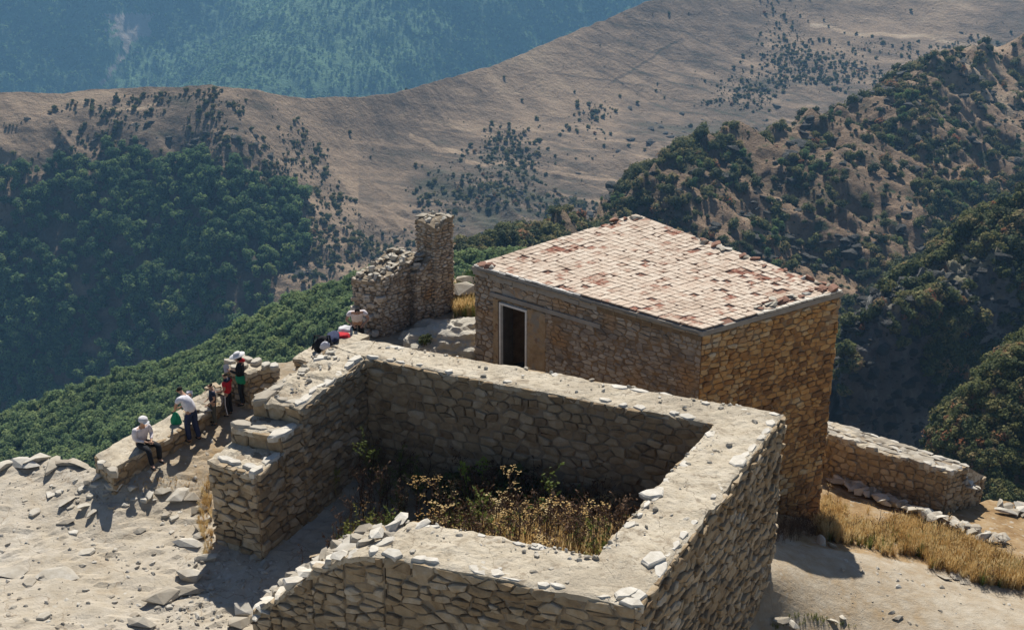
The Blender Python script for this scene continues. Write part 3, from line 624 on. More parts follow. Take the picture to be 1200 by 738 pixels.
gn_scatter('ridge_scrub', pts, .8 + rg.random(len(pts)) ** 3 * 3.0, rg.random(len(pts)) * 6.28, proto_objs(PR['bush']), 'low dark scrub dotted over the brown grass ridge', 'scrub')
def rmask(px, py, x, y):
    a = fbm(x / 26, y / 26, 4, 16); b = fbm(x / 80, y / 80, 2, 18)
    return np.clip(.2 - .25 * sstep(920, 1020, px) * sstep(230, 180, py) + 1.2 * a + 1.3 * b + .5 * sstep(200, 330, py - .12 * (px - 900)), .09, 1)
pts = pick(rdg, 34000, rg, rmask, y1=560)
hh = .6 + rg.random(len(pts)) ** 3.5 * 4.6
plantation(pts, hh, 'bush', 90, 'hillside_bush', 'bush', 'bushes scattered over the right hand ridge', 'dusky green bush on the brown ridge beyond the stone house', 'right_ridge_scrub', 'dusky green and rusty scrub over the right hand ridge', rg)
def dmask(px, py, x, y):  # dark clumps: real trees, plus trees added to imitate shaded cliffs
    m = 0 * px
    for cx_, cy_, rx_, ry_, tl in ((838, 200, 42, 34, 0), (948, 188, 20, 40, -.45), (1064, 132, 18, 44, -.4), (725, 238, 44, 15, -.3), (905, 262, 26, 42, -.4), (1125, 236, 60, 22, -.3), (870, 335, 80, 40, 0), (1000, 300, 60, 22, -.5), (1100, 175, 14, 28, -.3)):
        dx, dy = px - cx_, py - cy_; m = np.maximum(m, np.exp(-((dx - tl * dy) / rx_) ** 2 - (dy / ry_) ** 2))
    return np.clip(1.7 * m - .35 + .9 * fbm(x / 12, y / 12, 3, 26), 0, 1)
pts = pick(rdg, 6500, rg, dmask, y1=560)
gn_scatter('thicket_and_cliff_shade', pts, 1.2 + rg.random(len(pts)) ** 2 * 3.4, rg.random(len(pts)) * 6.28, proto_objs(PR['bush'] + PR['forest'][:2]), 'dense dark thickets on the right hand ridge, some added in place of cliff shade', 'thicket')
crags(rdg, 5200, lambda px, py, x, y: np.clip(dmask(px + 22, py + 8, x, y) * .8, 0, 1), 1.5, 8, 'shaded crags beside the thickets of the right hand ridge', y1=560)
pts = pick(clf, 4200, rg, lambda px, py, x, y: np.clip(.4 + 1.6 * fbm(x / 14, y / 14, 3, 19) + .3 * (py < 340) - .12 * (py > 420), 0, 1))
plantation(pts, 1.2 + rg.random(len(pts)) ** 2 * 3.4, 'bush', 0, 'cliff_bush', 'bush', '', '', 'cliff_scrub', 'dark bushes clinging to the grey cliff at the right', rg)
pts = pick(shd, 2200, rg, lambda px, py, x, y: .75 + 0 * px, 60)
plantation(pts, .7 + rg.random(len(pts)) ** 2 * 1.9, 'bush', 24, 'dusky_bush', 'bush', 'bushes on the shoulder at the right edge', 'dusky green bush on the near slope at the right edge of the photo', 'shoulder_scrub', 'mixed green and rusty scrub on the near slope at the right edge', rg)
pts = pick(spr, 8000, rg, lambda px, py, x, y: .85 + 0 * px, 60)
plantation(pts, 2.0 + rg.random(len(pts)) ** 2 * 2.8, 'spur', 50, 'canopy_tree', 'tree', 'trees of the sunlit wooded spur', 'rounded sunlit green tree on the wooded spur below the parapet', 'spur_canopy', 'sunlit green tree canopy of the spur below the parapet', rg)
#PART3
# ---- the blue air over the valleys
hb = MB(); hb.box((0, 1900, -440), (5600, 4400, 930)); hz_o = hb.build('haze', M['haze']); hz_o['kind'] = 'stuff'

# ================================================================== MASONRY
def xy(p): return np.array(p[:2], float)
def block(ms, host, quad, zt, zb, cw, ch, rng, core, m, edges, corename='wall_core', inset=.03, tone=lambda x, z: .5, cap=True, capm=None, capamp=.05, sides=(1, 1, 1, 1), seed=0, dmax=.09, joint=.02, broken=0., tj=.3, zbs=None):
    """one straight piece of rubble wall; quad counter-clockwise in plan, a top height per corner; edges = faces laid with stones."""
    prism(corename, quad, [z - .02 for z in zt], zb, core, host, inset)
    for k in edges:
        a, b = quad[k], quad[(k + 1) % 4]
        ms.face(host, m, a, b, zbs[k][0] if zbs and k in zbs else zb, zt[k], zbs[k][1] if zbs and k in zbs else zb, zt[(k + 1) % 4], cw, ch, rng, tone, dmax=dmax, joint=joint, tj=tj)
    if cap: return cap_sheet('mortar_capping', quad, zt, capm or M['cap'], host, amp=capamp, seed=seed, sides=sides, broken=broken)
def line_stones(host, a, b, za, zb, rng, n, size, m, name='coping_stone', jit=.05, lift=.03, skip=.0, kinds=100):
    """flat stones bedded along a wall edge."""
    a, b = xy(a), xy(b); ang = math.atan2(*(b - a)[::-1])
    for k in range(n):
        if rng.random() < skip: continue
        t = (k + .5 + rng.uniform(-.25, .25)) / n; p = a + (b - a) * t; z = za + (zb - za) * t
        s = size * rng.uniform(.7, 1.35)
        rock_obj(name, kinds + rng.randrange(12), (p[0] + rng.uniform(-jit, jit), p[1] + rng.uniform(-jit, jit), z + lift - .075), (s * rng.uniform(1., 2.0), s * rng.uniform(.8, 1.25), rng.uniform(.16, .22)), ang + rng.uniform(-.15, .15), rng.uniform(-.07, .07), rng.uniform(-.07, .07), m, host)

rng = random.Random(11)
# ------------------------------------------------------------------ the roofless stone room
T = 2.5
I0, BR_in, OR, O0, OBL = un(428, 419, T), un(838, 497, T), un(918, 486, T), un(388, 405, T), un(440, 401, T)
O1, I1 = un(297, 467, 2.3), un(352, 479, 2.3)
O2, I2 = un(271, 500, 1.85), un(330, 512, 1.85)
O3, I3 = un(245, 539, 1.4), un(300, 556, 1.4)
FO, FI = un(745, 712, T), un(700, 652, T)
FA, FAi = un(450, 651, T), un(480, 611, T)
fdir = xy(FO) - xy(FA); fdir /= np.hypot(*fdir); fn = np.array([-fdir[1], fdir[0]])      # into the room
th = abs((xy(FAi) - xy(FA)) @ fn)
FB, FC, FD, FE = un_plane(403, 652, FA, FO), un_plane(366, 668, FA, FO), un_plane(318, 703, FA, FO), un_plane(296, 722, FA, FO)
def inn(p, k=1.): q = xy(p) + fn * th * k; return np.array([q[0], q[1], p[2]])
room = empty('ruined_room', (un(560, 560, 0)[0], un(560, 560, 0)[1], -1.), 'roofless rubble stone room with thick pale topped walls and a gap at its left', 'ruin')
ms = Masonry()
def wall_part(name): o = bpy.data.objects.new(name, None); COL.objects.link(o); o.parent = room; o.location = (0, 0, 0); return o
W = {}
def room_wall(key, quad, zt, zb):
    return None
wb = prism('wall', [I0, BR_in, OR, OBL], [T - .03] * 4, -3.6, M['mortar'], room, .03); wb['label'] = 'back wall of the room, deep in shade inside'
wl = prism('wall', [I1, I0, O0, O1], [2.27, T - .03, T - .03, 2.27], -1.3, M['mortar'], room, .03); wl['label'] = 'left wall broken down in three steps'
wr = prism('wall', [FO, OR, BR_in, FI], [T - .03] * 4, -4.2, M['mortar'], room, .03); wr['label'] = 'tall right wall above the dirt path'
wf = prism('wall', [FA, FO, FI, FAi], [T - .03] * 4, -1.8, M['mortar'], room, .03); wf['label'] = 'front wall crumbling down towards its left end'
shade = lambda x, z: .42 + .1 * math.sin(x * 7 + z)
TR = rng
# back wall: inner face, its corner piece, outer face
ms.face(wb, M['stone'], I0, BR_in, -1.0, T, -1.0, T, .42, .21, TR, lambda x, z: .4 + .12 * fbm(np.array([x * 6]), np.array([z * .8]), 3, 5)[0], tj=.26)
ms.face(wb, M['stone'], OR, OBL, -3.5, T, -1, T, .6, .34, TR, seen=False)
prism('wall_core', [O0, I0, OBL, (OBL + O0) / 2 + np.array([-.05, .05, 0])], [T - .03] * 4, -1.2, M['mortar'], wl, .0)
# left wall, stepped
ms.face(wl, M['stone'], I1, I0, -1.0, 2.3, -1.0, T, .42, .165, TR, lambda x, z: .46)
prism('wall_core', [I2, I1 + (I0 - I1) * .02, O1 + (O0 - O1) * .02, O2], [1.83] * 4, -1.3, M['mortar'], wl, .025)
prism('wall_core', [I3, I2, O2, O3], [1.38] * 4, -1.4, M['mortar'], wl, .025)
ms.face(wl, M['stone'], I2, I1, -1.0, 1.85, -1.0, 1.85, .42, .165, TR, lambda x, z: .46)
ms.face(wl, M['stone'], I3, I2, -1.1, 1.4, -1.0, 1.4, .42, .165, TR, lambda x, z: .48)
ms.face(wl, M['stone'], O3, I3, -1.2, 1.4, -1.2, 1.4, .42, .165, TR, lambda x, z: .52, dmax=.12)
ms.face(wl, M['stone'], O2, I2, 1.38, 1.85, 1.38, 1.85, .55, .38, TR, lambda x, z: .62)
ms.face(wl, M['stone'], O1, I1, 1.83, 2.3, 1.83, 2.3, .6, .4, TR, lambda x, z: .62)
ms.face(wl, M['stone'], O0, O1, -.6, T, -.6, 2.3, .55, .32, TR, seen=False); ms.face(wl, M['stone'], O1, O2, -.8, 1.85, -.8, 1.85, .5, .3, TR, seen=False); ms.face(wl, M['stone'], O2, O3, -1, 1.4, -1, 1.4, .5, .3, TR, seen=False)
# right wall outer face, battered slightly at its foot; inner face
ms.face(wr, M['stone'], FO, OR, -4.0, T, -4.0, T, .38, .16, TR, lambda x, z: .5 + .12 * fbm(np.array([x * 5]), np.array([z * .7]), 3, 6)[0], dmax=.12, joint=.014, tj=.3)
ms.face(wr, M['stone'], BR_in, FI, -1.0, T, -1, T, .55, .3, TR, seen=False)
# front wall: the level stretch, then crumbling
ms.face(wf, M['stone'], FA, FO, -1.6, T, -1.8, T, .42, .17, TR, lambda x, z: .5 + .1 * fbm(np.array([x * 5]), np.array([z * .7]), 3, 7)[0], dmax=.11)
ms.face(wf, M['stone'], FI, FAi, -1, T, -1, T, .55, .3, TR, seen=False)
pieces = [(FB, FA, FB[2], T - .02), (FC, FB, FC[2], FB[2]), (FD, FC, FD[2], FC[2]), (FE, FD, FE[2], FD[2])]
for k, (p, q, zp, zq) in enumerate(pieces):
    zi = [zp - .12 * (k > 0), zq - .1 * (k > 0)]
    prism('wall_core', [p, q, inn(q, .9), inn(p, .85)], [zp - .05, zq - .05, zi[1] - .05, zi[0] - .05], -1.8, M['mortar'], wf, .0 if k < 3 else .03)
    ms.face(wf, M['stone'], p, q, -1.6, zp, -1.6, zq, .4, .17, TR, lambda x, z: .55, dmax=.12)
    ms.face(wf, M['stone'], inn(q, .9), inn(p, .85), -1.6, zq, -1.6, zp, .5, .28, TR, seen=False)
    cap_sheet('mortar_capping', [p, q, inn(q, .9), inn(p, .85)], [zp, zq, zi[1], zi[0]], M['cap'], wf, amp=.09, seed=40 + k, sides=(k == 3, 0, 1, 1), broken=.08)
ms.face(wf, M['stone'], inn(FE, .85), FE, -1.6, FE[2], -1.6, FE[2], .4, .26, TR)
# cappings
cs = dict(m=M['cap'], seed=4)
cap_sheet('mortar_capping', [I0, BR_in, OR, OBL], [T] * 4, M['cap'], wb, amp=.045, seed=4, sides=(0, 0, 1, 1), edgej=.07)
cap_sheet('mortar_capping', [FO, OR, BR_in, FI], [T + .012] * 4, M['cap'], wr, amp=.045, seed=4, sides=(0, 0, 1, 1), edgej=.07)
cap_sheet('mortar_capping', [FA, FO, FI, FAi], [T + .006] * 4, M['cap'], wf, amp=.04, seed=4, sides=(0, 0, 1, 1), edgej=.06)
cap_sheet('mortar_capping', [O0, I0, OBL, (OBL + O0) / 2 + np.array([-.05, .05, 0])], [T + .01, T + .02, T + .01, T + .01], M['cap'], wl, amp=.07, seed=5, sides=(0, 0, 0, 1))
cap_sheet('mortar_capping', [I1, I0, O0, O1], [2.3, T, T, 2.3], M['cap'], wl, amp=.07, seed=5, sides=(1, 0, 1, 1), broken=.06)
cap_sheet('mortar_capping', [I2, I1, O1, O2], [1.85] * 4, M['cap'], wl, amp=.05, seed=6, sides=(1, 0, 1, 1), broken=.05)
cap_sheet('mortar_capping', [I3, I2, O2, O3], [1.4] * 4, M['cap'], wl, amp=.06, seed=7, sides=(1, 0, 1, 1), broken=.05)
# coping stones: bright limestone along the edges
off = lambda a, b, k: (xy(a) + np.array([-(xy(b) - xy(a))[1], (xy(b) - xy(a))[0]]) / np.hypot(*(xy(b) - xy(a))) * k)
def edge_stones(host, a, b, za, zb, n, size, skip, m=M['white'], into=.12, lift=.03, jit=.03): line_stones(host, off(a, b, into), off(b, a, -into), za, zb, rng, n, size, m, skip=skip, lift=lift, jit=jit)
edge_stones(wf, FA, FO, T, T, 12, .3, .35); edge_stones(wf, FI, FAi, T, T, 9, .22, .55, into=.1)
edge_stones(wr, FO, OR, T, T, 21, .27, .42); edge_stones(wr, BR_in, FI, T, T, 16, .25, .35, into=.1)
edge_stones(wb, I0, BR_in, T, T, 22, .24, .5, into=.12); edge_stones(wb, OR, OBL, T, T, 20, .3, .45, into=.14)
edge_stones(wl, I1, I0, 2.32, T, 9, .34, .25, into=.16); edge_stones(wl, I2, I1, 1.87, 1.87, 2, .34, 0); edge_stones(wl, I3, I2, 1.42, 1.42, 3, .3, 0)
edge_stones(wl, O3, I3, 1.42, 1.42, 3, .42, 0, into=.22); edge_stones(wl, O2, I2, 1.86, 1.86, 3, .42, 0, M['rock'], into=.2); edge_stones(wl, O1, I1, 2.32, 2.32, 3, .45, 0, M['rock'], into=.2)
edge_stones(wl, O0, O1, T, 2.32, 7, .4, .2, M['rock'], into=.2)
for k, (p, q, zp, zq) in enumerate(pieces):
    nn = 3 if k else 2
    for r_, mm in ((.1, M['white']), (.38, M['rock']), (.62, M['rock']), (.8, M['rock'])):
        for j in range(nn):
            t = (j + .5 + rng.uniform(-.2, .2)) / nn; c = xy(p) + (xy(q) - xy(p)) * t + fn * th * r_; z = zp + (zq - zp) * t
            rock_obj('coping_stone', (0 if rng.random() < .5 else 100) + rng.randrange(12), (c[0], c[1], z + .01 - .05 * r_), (rng.uniform(.3, .6), rng.uniform(.24, .42), rng.uniform(.12, .24)), rng.uniform(0, 3), rng.uniform(-.2, .2), rng.uniform(-.2, .2), mm, wf)
for px, py, s in ((628 - 200 + 45, 605, .42), (463, 612, .36), (440, 624, .34), (497, 613, .3)):
    p = un(px, py, T + .08); rock_obj('coping_stone', rng.randrange(12), p - np.array([0, 0, .04]), (s * 1.2, s * .9, .26), rng.uniform(0, 3), .1, -.08, M['white'], wf)
big = un(765, 656, T + .05); rock_obj('coping_stone', 103, big, (.62, .5, .14), .9, 0, 0, M['white'], wr)
big = un(735, 696, T); rock_obj('coping_stone', 105, big, (.6, .45, .16), .4, 0, 0, M['white'], wr)
big = un(866, 541, T + .05); rock_obj('coping_stone', 106, big, (.7, .55, .12), 1.1, 0, 0, M['white'], wr)
big = un(764, 579, T + .05); rock_obj('coping_stone', 108, big, (.6, .5, .12), .3, 0, 0, M['white'], wr)
ms.emit(limit=299)

# ------------------------------------------------------------------ the stone house
A, D, C, B = un(556, 312, 3.0), un(823, 388, 3.0), un(985, 342, 3.22), un(745, 253, 3.8)
A0, D0, C0, B0 = [xy(q) for q in (A, D, C, B)]
house = empty('stone_house', (D[0] + 1, D[1] + 2, -1), 'flat roofed ochre stone house with a dark doorway and a brick tiled roof', 'house')
mh = Masonry(); ad = D0 - A0; adl = np.hypot(*ad); ade = ad / adl; adn = np.array([ade[1], -ade[0]])
def on_ad(px, py): p = un_plane(px, py, A, D); return (xy(p) - A0) @ ade, p[2]
dl, dzt = on_ad(588, 356); dr, _ = on_ad(617, 365); _, dzb = on_ad(602, 440); dzb = -.35
sl, _ = on_ad(577, 350); sr, _ = on_ad(642, 365)
cen = (A0 + B0 + C0 + D0) / 4
def hwall(a, b, za, zb_, z0, thk=.55, label=None):
    e = (b - a) / np.hypot(*(b - a)); n = np.array([-e[1], e[0]])
    o = prism('wall', [np.append(a, 0), np.append(b, 0), np.append(b + n * thk - e * .3, 0), np.append(a + n * thk + e * .3, 0)], [za, zb_, zb_, za], z0, M['mortar_ochre'], house, .02)
    if label: o['label'] = label
    return o
w1 = hwall(A0, A0 + ade * dl, 2.86, 2.86, -1.2, label='wall beside the doorway')
w2 = prism('wall', [np.append(A0 + ade * dr, 0), np.append(D0, 0), np.append(D0 - adn * .55 - ade * .3, 0), np.append(A0 + ade * dr - adn * .55, 0)], [2.86] * 4, -4.0, M['mortar_ochre'], house, .0)
w2['label'] = 'grey brown wall right of the doorway'
lt = prism('lintel', [np.append(A0 + ade * dl, 0), np.append(A0 + ade * dr, 0), np.append(A0 + ade * dr - adn * .55, 0), np.append(A0 + ade * dl - adn * .55, 0)], [2.86] * 4, dzt + .05, M['concrete'], house, .0)
w3 = hwall(D0, C0, 2.86, 3.08, -5.4, label='orange wall over the dirt path')
w4 = hwall(C0, B0, 3.08, 3.66, -5.4); w5 = hwall(B0, A0, 3.66, 2.86, -1.2)
fl = prism('room_floor', [np.append(q + (cen - q) * .03, 0) for q in (A0, D0, C0, B0)], [dzb] * 4, dzb - .3, M['dark'], house, .1)
for k in range(2):
    ss = A0 + ade * (dl - .02 if k == 0 else dr + .02) - adn * .3
    st = MB(); st.box((ss[0], ss[1], (dzb + dzt) / 2), (.5, .03, dzt - dzb), rz=math.atan2(adn[1], adn[0])); st.build('door_reveal', M['dark'], house)
def strip(name, s0, s1, z0, z1, m, proud=.02, dep=.06, z0b=None, z1b=None):
    z0b = z0 if z0b is None else z0b; z1b = z1 if z1b is None else z1b
    a = A0 + ade * s0; b = A0 + ade * s1; v = []
    for q, (lo, hi) in ((a, (z0, z1)), (b, (z0b, z1b))):
        for d in (proud, proud - dep): v += [(*(q + adn * d), lo), (*(q + adn * d), hi)]
    return mesh_obj(name, v, [(0, 4, 5, 1), (2, 3, 7, 6), (1, 5, 7, 3), (0, 2, 6, 4), (0, 1, 3, 2), (4, 6, 7, 5)], m, house)
hole = lambda s, z: (sl - .05 < s < sr + .05 and z < 2.33) 
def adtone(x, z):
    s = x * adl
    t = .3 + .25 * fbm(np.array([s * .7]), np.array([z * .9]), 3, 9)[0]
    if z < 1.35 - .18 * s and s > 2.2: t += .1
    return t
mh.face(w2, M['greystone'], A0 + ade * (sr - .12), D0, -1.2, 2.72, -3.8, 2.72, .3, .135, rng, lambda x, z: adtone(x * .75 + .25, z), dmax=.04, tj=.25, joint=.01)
mh.face(w1, M['greystone'], A0, A0 + ade * (sl + .12), -1, 2.72, -1, 2.72, .28, .16, rng, lambda x, z: .36, dmax=.035)
mh.face(w2, M['greystone'], A0 + ade * (sl), A0 + ade * (sr), 2.36, 2.72, 2.36, 2.72, .34, .2, rng, lambda x, z: .36, dmax=.05)
for k in range(26): strip('eaves_stone', adl * k / 26 - .02, adl * (k + .96) / 26, 2.73 + rng.uniform(-.03, .03), 2.86, M['concrete'] if k < 15 else M['stone'], rng.uniform(.02, .08), .2)
strip('concrete_beam', sl - .05, on_ad(705, 375)[0], 2.2, 2.33, M['concrete'], .075, .1)
def render_patch(name, s0, s1, z0, z1, m, proud, cut=None, step=.07, jt=.09):
    """thin render laid over the stones, with a broken outline."""
    na, nb = max(3, int((s1 - s0) / step)), max(3, int((z1 - z0) / step)); v = []; f = []
    for i in range(na + 1):
        for j in range(nb + 1):
            s_, z_ = s0 + (s1 - s0) * i / na, z0 + (z1 - z0) * j / nb; ed = i in (0, na) or j in (0, nb)
            if ed: s_ += rng.uniform(-jt, jt); z_ += rng.uniform(-jt, jt)
            q = A0 + ade * s_ + adn * (proud + rng.uniform(-.008, .008) - (.09 if ed else 0)); v.append((q[0], q[1], z_))
    for i in range(na):
        for j in range(nb):
            if cut and cut((s0 + (s1 - s0) * (i + .5) / na), z0 + (z1 - z0) * (j + .5) / nb): continue
            f.append((i * (nb + 1) + j, (i + 1) * (nb + 1) + j, (i + 1) * (nb + 1) + j + 1, i * (nb + 1) + j + 1))
    return mesh_obj(name, v, f, m, house)
render_patch('door_surround', sl, sr, dzb, 2.2, M['plaster'], .05, cut=lambda s_, z_: dl - .08 < s_ < dr + .08 and z_ < dzt + .08)
render_patch('render_patch', on_ad(655, 400)[0], on_ad(735, 430)[0], -1.0, .35, M['concrete'], .035, jt=.2)
fr = MB()
for s0, s1, z0, z1 in ((dl - .06, dl + .005, dzb, dzt + .06), (dr - .005, dr + .06, dzb, dzt + .06), (dl + .006, dr - .006, dzt - .01, dzt + .058)):
    a = A0 + ade * (s0 + s1) / 2 + adn * .01; fr.box((a[0], a[1], (z0 + z1) / 2), (s1 - s0, .12, z1 - z0), rz=math.atan2(ade[1], ade[0]))
fr.build('door_frame', M['whitepaint'], house)
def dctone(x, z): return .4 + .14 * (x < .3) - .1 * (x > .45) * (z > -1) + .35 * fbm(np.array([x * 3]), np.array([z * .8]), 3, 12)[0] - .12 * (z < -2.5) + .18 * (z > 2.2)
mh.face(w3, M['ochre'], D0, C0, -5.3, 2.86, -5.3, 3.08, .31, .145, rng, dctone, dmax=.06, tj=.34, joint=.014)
mh.face(w4, M['ochre'], C0, B0, -5.3, 3.08, -5.3, 3.66, .4, .26, rng, seen=False); mh.face(w5, M['stone'], B0, A0, -1, 3.66, -1, 2.86, .4, .26, rng, seen=False)
mh.emit(limit=299)
# roof: slab, clay bed, single bricks
def rp(u, v, z=0):
    P = A * (1 - u) * (1 - v) + D * u * (1 - v) + C * u * v + B * (1 - u) * v; return P + np.array([0, 0, z])
roof = mesh_obj('roof', [rp(u, v, z) for z in (-.14, 0.) for u, v in ((-.006, -.01), (1.006, -.01), (1.006, 1.01), (-.006, 1.01))],
      [(0, 3, 2, 1), (4, 5, 6, 7), (0, 1, 5, 4), (1, 2, 6, 5), (2, 3, 7, 6), (3, 0, 4, 7)], M['concrete'], house); roof['label'] = 'gently tilted roof paved with weathered bricks'
nu, nv = 60, 40; gv = []; 
for i in range(nu + 1):
    for j in range(nv + 1):
        u, v = i / nu, j / nv; gv.append(rp(.004 + .992 * u, .006 + .988 * v, .035 + (0 if 0 < i < nu and 0 < j < nv else -.03) + rng.uniform(-.008, .008)))
mesh_obj('clay_bed', gv, [(i * (nv + 1) + j, (i + 1) * (nv + 1) + j, (i + 1) * (nv + 1) + j + 1, i * (nv + 1) + j + 1) for i in range(nu) for j in range(nv)], M['roofbed'], roof)
NU, NV = 34, 26; eu = (D - A) / np.linalg.norm(D - A); ang = math.atan2(eu[1], eu[0]); LU, LV = np.linalg.norm(D - A), np.linalg.norm(B - A)
tiles = []
for i in range(NU):
    for j in range(NV):
        u, v = (i + .5 + rng.uniform(-.035, .035)) / NU, (j + .5 + rng.uniform(-.03, .03)) / NV
        p = fbm(np.array([u * 7.]), np.array([v * 5.]), 3, 77)[0]; q = vnoise(np.array([u * 19.]), np.array([v * 14.]), 78)[0]
        red = (p > .3) or (q > .4); t = rng.uniform(.1, .38) if red and rng.random() < .75 else (rng.uniform(.25, .42) if rng.random() < .1 else rng.uniform(.45, .9))
        if rng.random() < (.16 if red else .02): continue
        P = rp(u, v, .05 + (-.015 if red else 0) + rng.uniform(0, .012)); du = LU / NU; dv = LV / NV
        mb = MB(); a1 = rp(u, v + .02) - rp(u, v - .02); vdir = a1 / np.linalg.norm(a1); ud = rp(u + .02, v) - rp(u - .02, v); ulen = np.linalg.norm(ud) / .04 / NU; ud /= np.linalg.norm(ud); vlen = np.linalg.norm(a1) / .04 / NV
        n = np.cross(ud, vdir); tu, tv = rng.gauss(0, .025), rng.gauss(0, .03); k = rng.uniform(-.05, .05); sx, sy = ulen * rng.uniform(.42, .475), vlen * rng.uniform(.42, .475)
        cr = rng.randrange(6) if rng.random() < .22 else -1
        vv = []
        for zz in (-.02, .02):
            for c, (x, y) in enumerate(((-1, -1), (1, -1), (1, 1), (-1, 1))):
                f_ = .55 if c == cr else 1
                X, Y = x * sx * f_ + y * k * sy, y * sy * f_ - x * k * sx; vv.append(P + ud * X + vdir * Y + n * (zz + X * tu + Y * tv))
        tiles.append((proj(P)[2], vv, t))
tiles.sort(key=lambda q: q[0]); FB_ = [(0, 3, 2, 1), (4, 5, 6, 7), (0, 1, 5, 4), (1, 2, 6, 5), (2, 3, 7, 6), (3, 0, 4, 7)]
rest = MB()
for k, (_, vv, t) in enumerate(tiles):
    if k < 299: mesh_obj('tile', vv, FB_, M['tile'], roof, np.mean(vv, 0), [t] * 8)
    else: rest.add(vv, FB_, t)
rest.build('tiling', M['tile'], roof)['kind'] = 'stuff'
fl = MB()    # pale flashing strip on the right hand eave and broken render lip on the left
def rbar(u0, v0, u1, v1, z, wdt, hgt, mb, n=14, jit=.01):
    for k in range(n):
        a = rp(u0 + (u1 - u0) * k / n, v0 + (v1 - v0) * k / n, z); b = rp(u0 + (u1 - u0) * (k + .97) / n, v0 + (v1 - v0) * (k + .97) / n, z)
        c = (a + b) / 2; mb.box((c[0], c[1], c[2] + rng.uniform(-jit, jit)), (np.linalg.norm(b - a), wdt * rng.uniform(.7, 1.1), hgt), rz=math.atan2(b[1] - a[1], b[0] - a[0]))
rbar(1.0, .38, 1.0, 1.0, .045, .14, .05, fl); fl.build('eaves_flashing', M['white'], roof)
fl = MB(); rbar(.0, .0, .5, 0., .04, .1, .05, fl, 16, .02); fl.build('eaves_render', M['whitepaint'], roof)
fl = MB(); rbar(.02, .0, .99, 0., -.1, .16, .06, fl, 20, .02); fl.build('eaves_ledge', M['mortar'], roof)
for k in range(46):      # loose stones kept along the far eaves and corners
    if k < 20: u, v = rng.uniform(.25, .99), 1 - abs(rng.gauss(0, .02)) - .01
    elif k < 38: u, v = 1 - abs(rng.gauss(0, .025)) - .02, rng.uniform(.45, 1)
    elif k < 42: u, v = rng.uniform(.02, .12), rng.uniform(.01, .06)
    else: u, v = rng.uniform(.0, .05), rng.uniform(.85, .98)
    s = rng.uniform(.16, .36); p = rp(u, v, .1); red = rng.random() < .55
    tag(rock_obj('stone', rng.randrange(14), p, (s * 1.2, s, s * .8), rng.uniform(0, 6), 0, 0, M['roofbed'] if red else M['rock']), ('broken red brick lump lying along the edge of the tiled roof' if red else 'pale grey loose stone lying along the edge of the tiled roof'), 'stone', 'red brick lumps along the edges of the tiled roof' if red else 'grey stones along the edges of the tiled roof')

# ------------------------------------------------------------------ stump of a ruined tower with a low wall
tw = empty('tower_stump', un(500, 372, 0), 'broken stump of a grey stone tower with a lower wall running left', 'ruin'); mt = Masonry()
B0_, B1_ = un(449, 394, .05), un(492, 374, .05); e = xy(B1_) - xy(B0_); e /= np.hypot(*e); nrm = np.array([-e[1], e[0]])
q3 = lambda p, z=0: np.array([p[0], p[1], z])
gt = lambda x, z: .5 + .25 * fbm(np.array([x * 3]), np.array([z * 1.]), 3, 9)[0]
BL_ = xy(B0_) + nrm * 1.05 + np.array([-.15, -.05]); BM = xy(B1_) + nrm * 1.0
zL, zM = 2.0, 2.15
block(mt, tw, [xy(B0_), xy(B1_), BM, BL_], [2.0, 2.4, 2.45, 1.95], -1.2, .22, .11, rng, M['mortar'], M['greystone'], [0, 3, 2], tone=gt, capamp=.1, seed=11, broken=.12, dmax=.08, capm=M['mortar'])
Lc, Fc, Rc = xy(un(490, 369, .05)), xy(un(512, 377, .05)), xy(un(533, 369, .05)); Bc = Lc + Rc - Fc
zt = un_plane(512, 264, Lc, Fc)[2]
RAG = dict(capm=M['mortar'], broken=.1)
block(mt, tw, [Lc, Fc, Rc, Bc], [zt - .05, zt - .12, zt + .1, zt], -1.5, .24, .1, rng, M['mortar'], M['greystone'], [0, 1, 3], tone=gt, capamp=.1, seed=12, dmax=.07, **RAG)
zq = un_plane(498, 300, Lc, Fc)[2]; ld = (xy(B1_) - Lc) / np.hypot(*(xy(B1_) - Lc))
od = np.array([-(Fc - Lc)[1], (Fc - Lc)[0]]); od = -od / np.hypot(*od)
LQ = [Lc + od * .75, Fc * .75 + Lc * .25 + od * .7, Fc * .85 + Lc * .15, Lc]
block(mt, tw, LQ, [zq - .55, zq - .35, zq + .1, zq - .05], -1.2, .24, .11, rng, M['mortar'], M['greystone'], [0, 1, 3], tone=gt, capamp=.1, seed=13, dmax=.08, **RAG)
for k in range(26):      # the ragged left end, stones sticking out of the broken courses
    t = rng.random(); z = .0 + 1.75 * rng.random() ** 1.0; p = xy(B0_) * t + BL_ * (1 - t) - e * (.02 + .25 * max(0, 1 - z / 1.6) * rng.random())
    rock_obj('stone', 100 + rng.randrange(12), (p[0], p[1], z), (rng.uniform(.25, .45), rng.uniform(.2, .35), rng.uniform(.08, .14)), rng.uniform(0, 3), 0, 0, M['greystone'], tw)
mt.emit(limit=299)
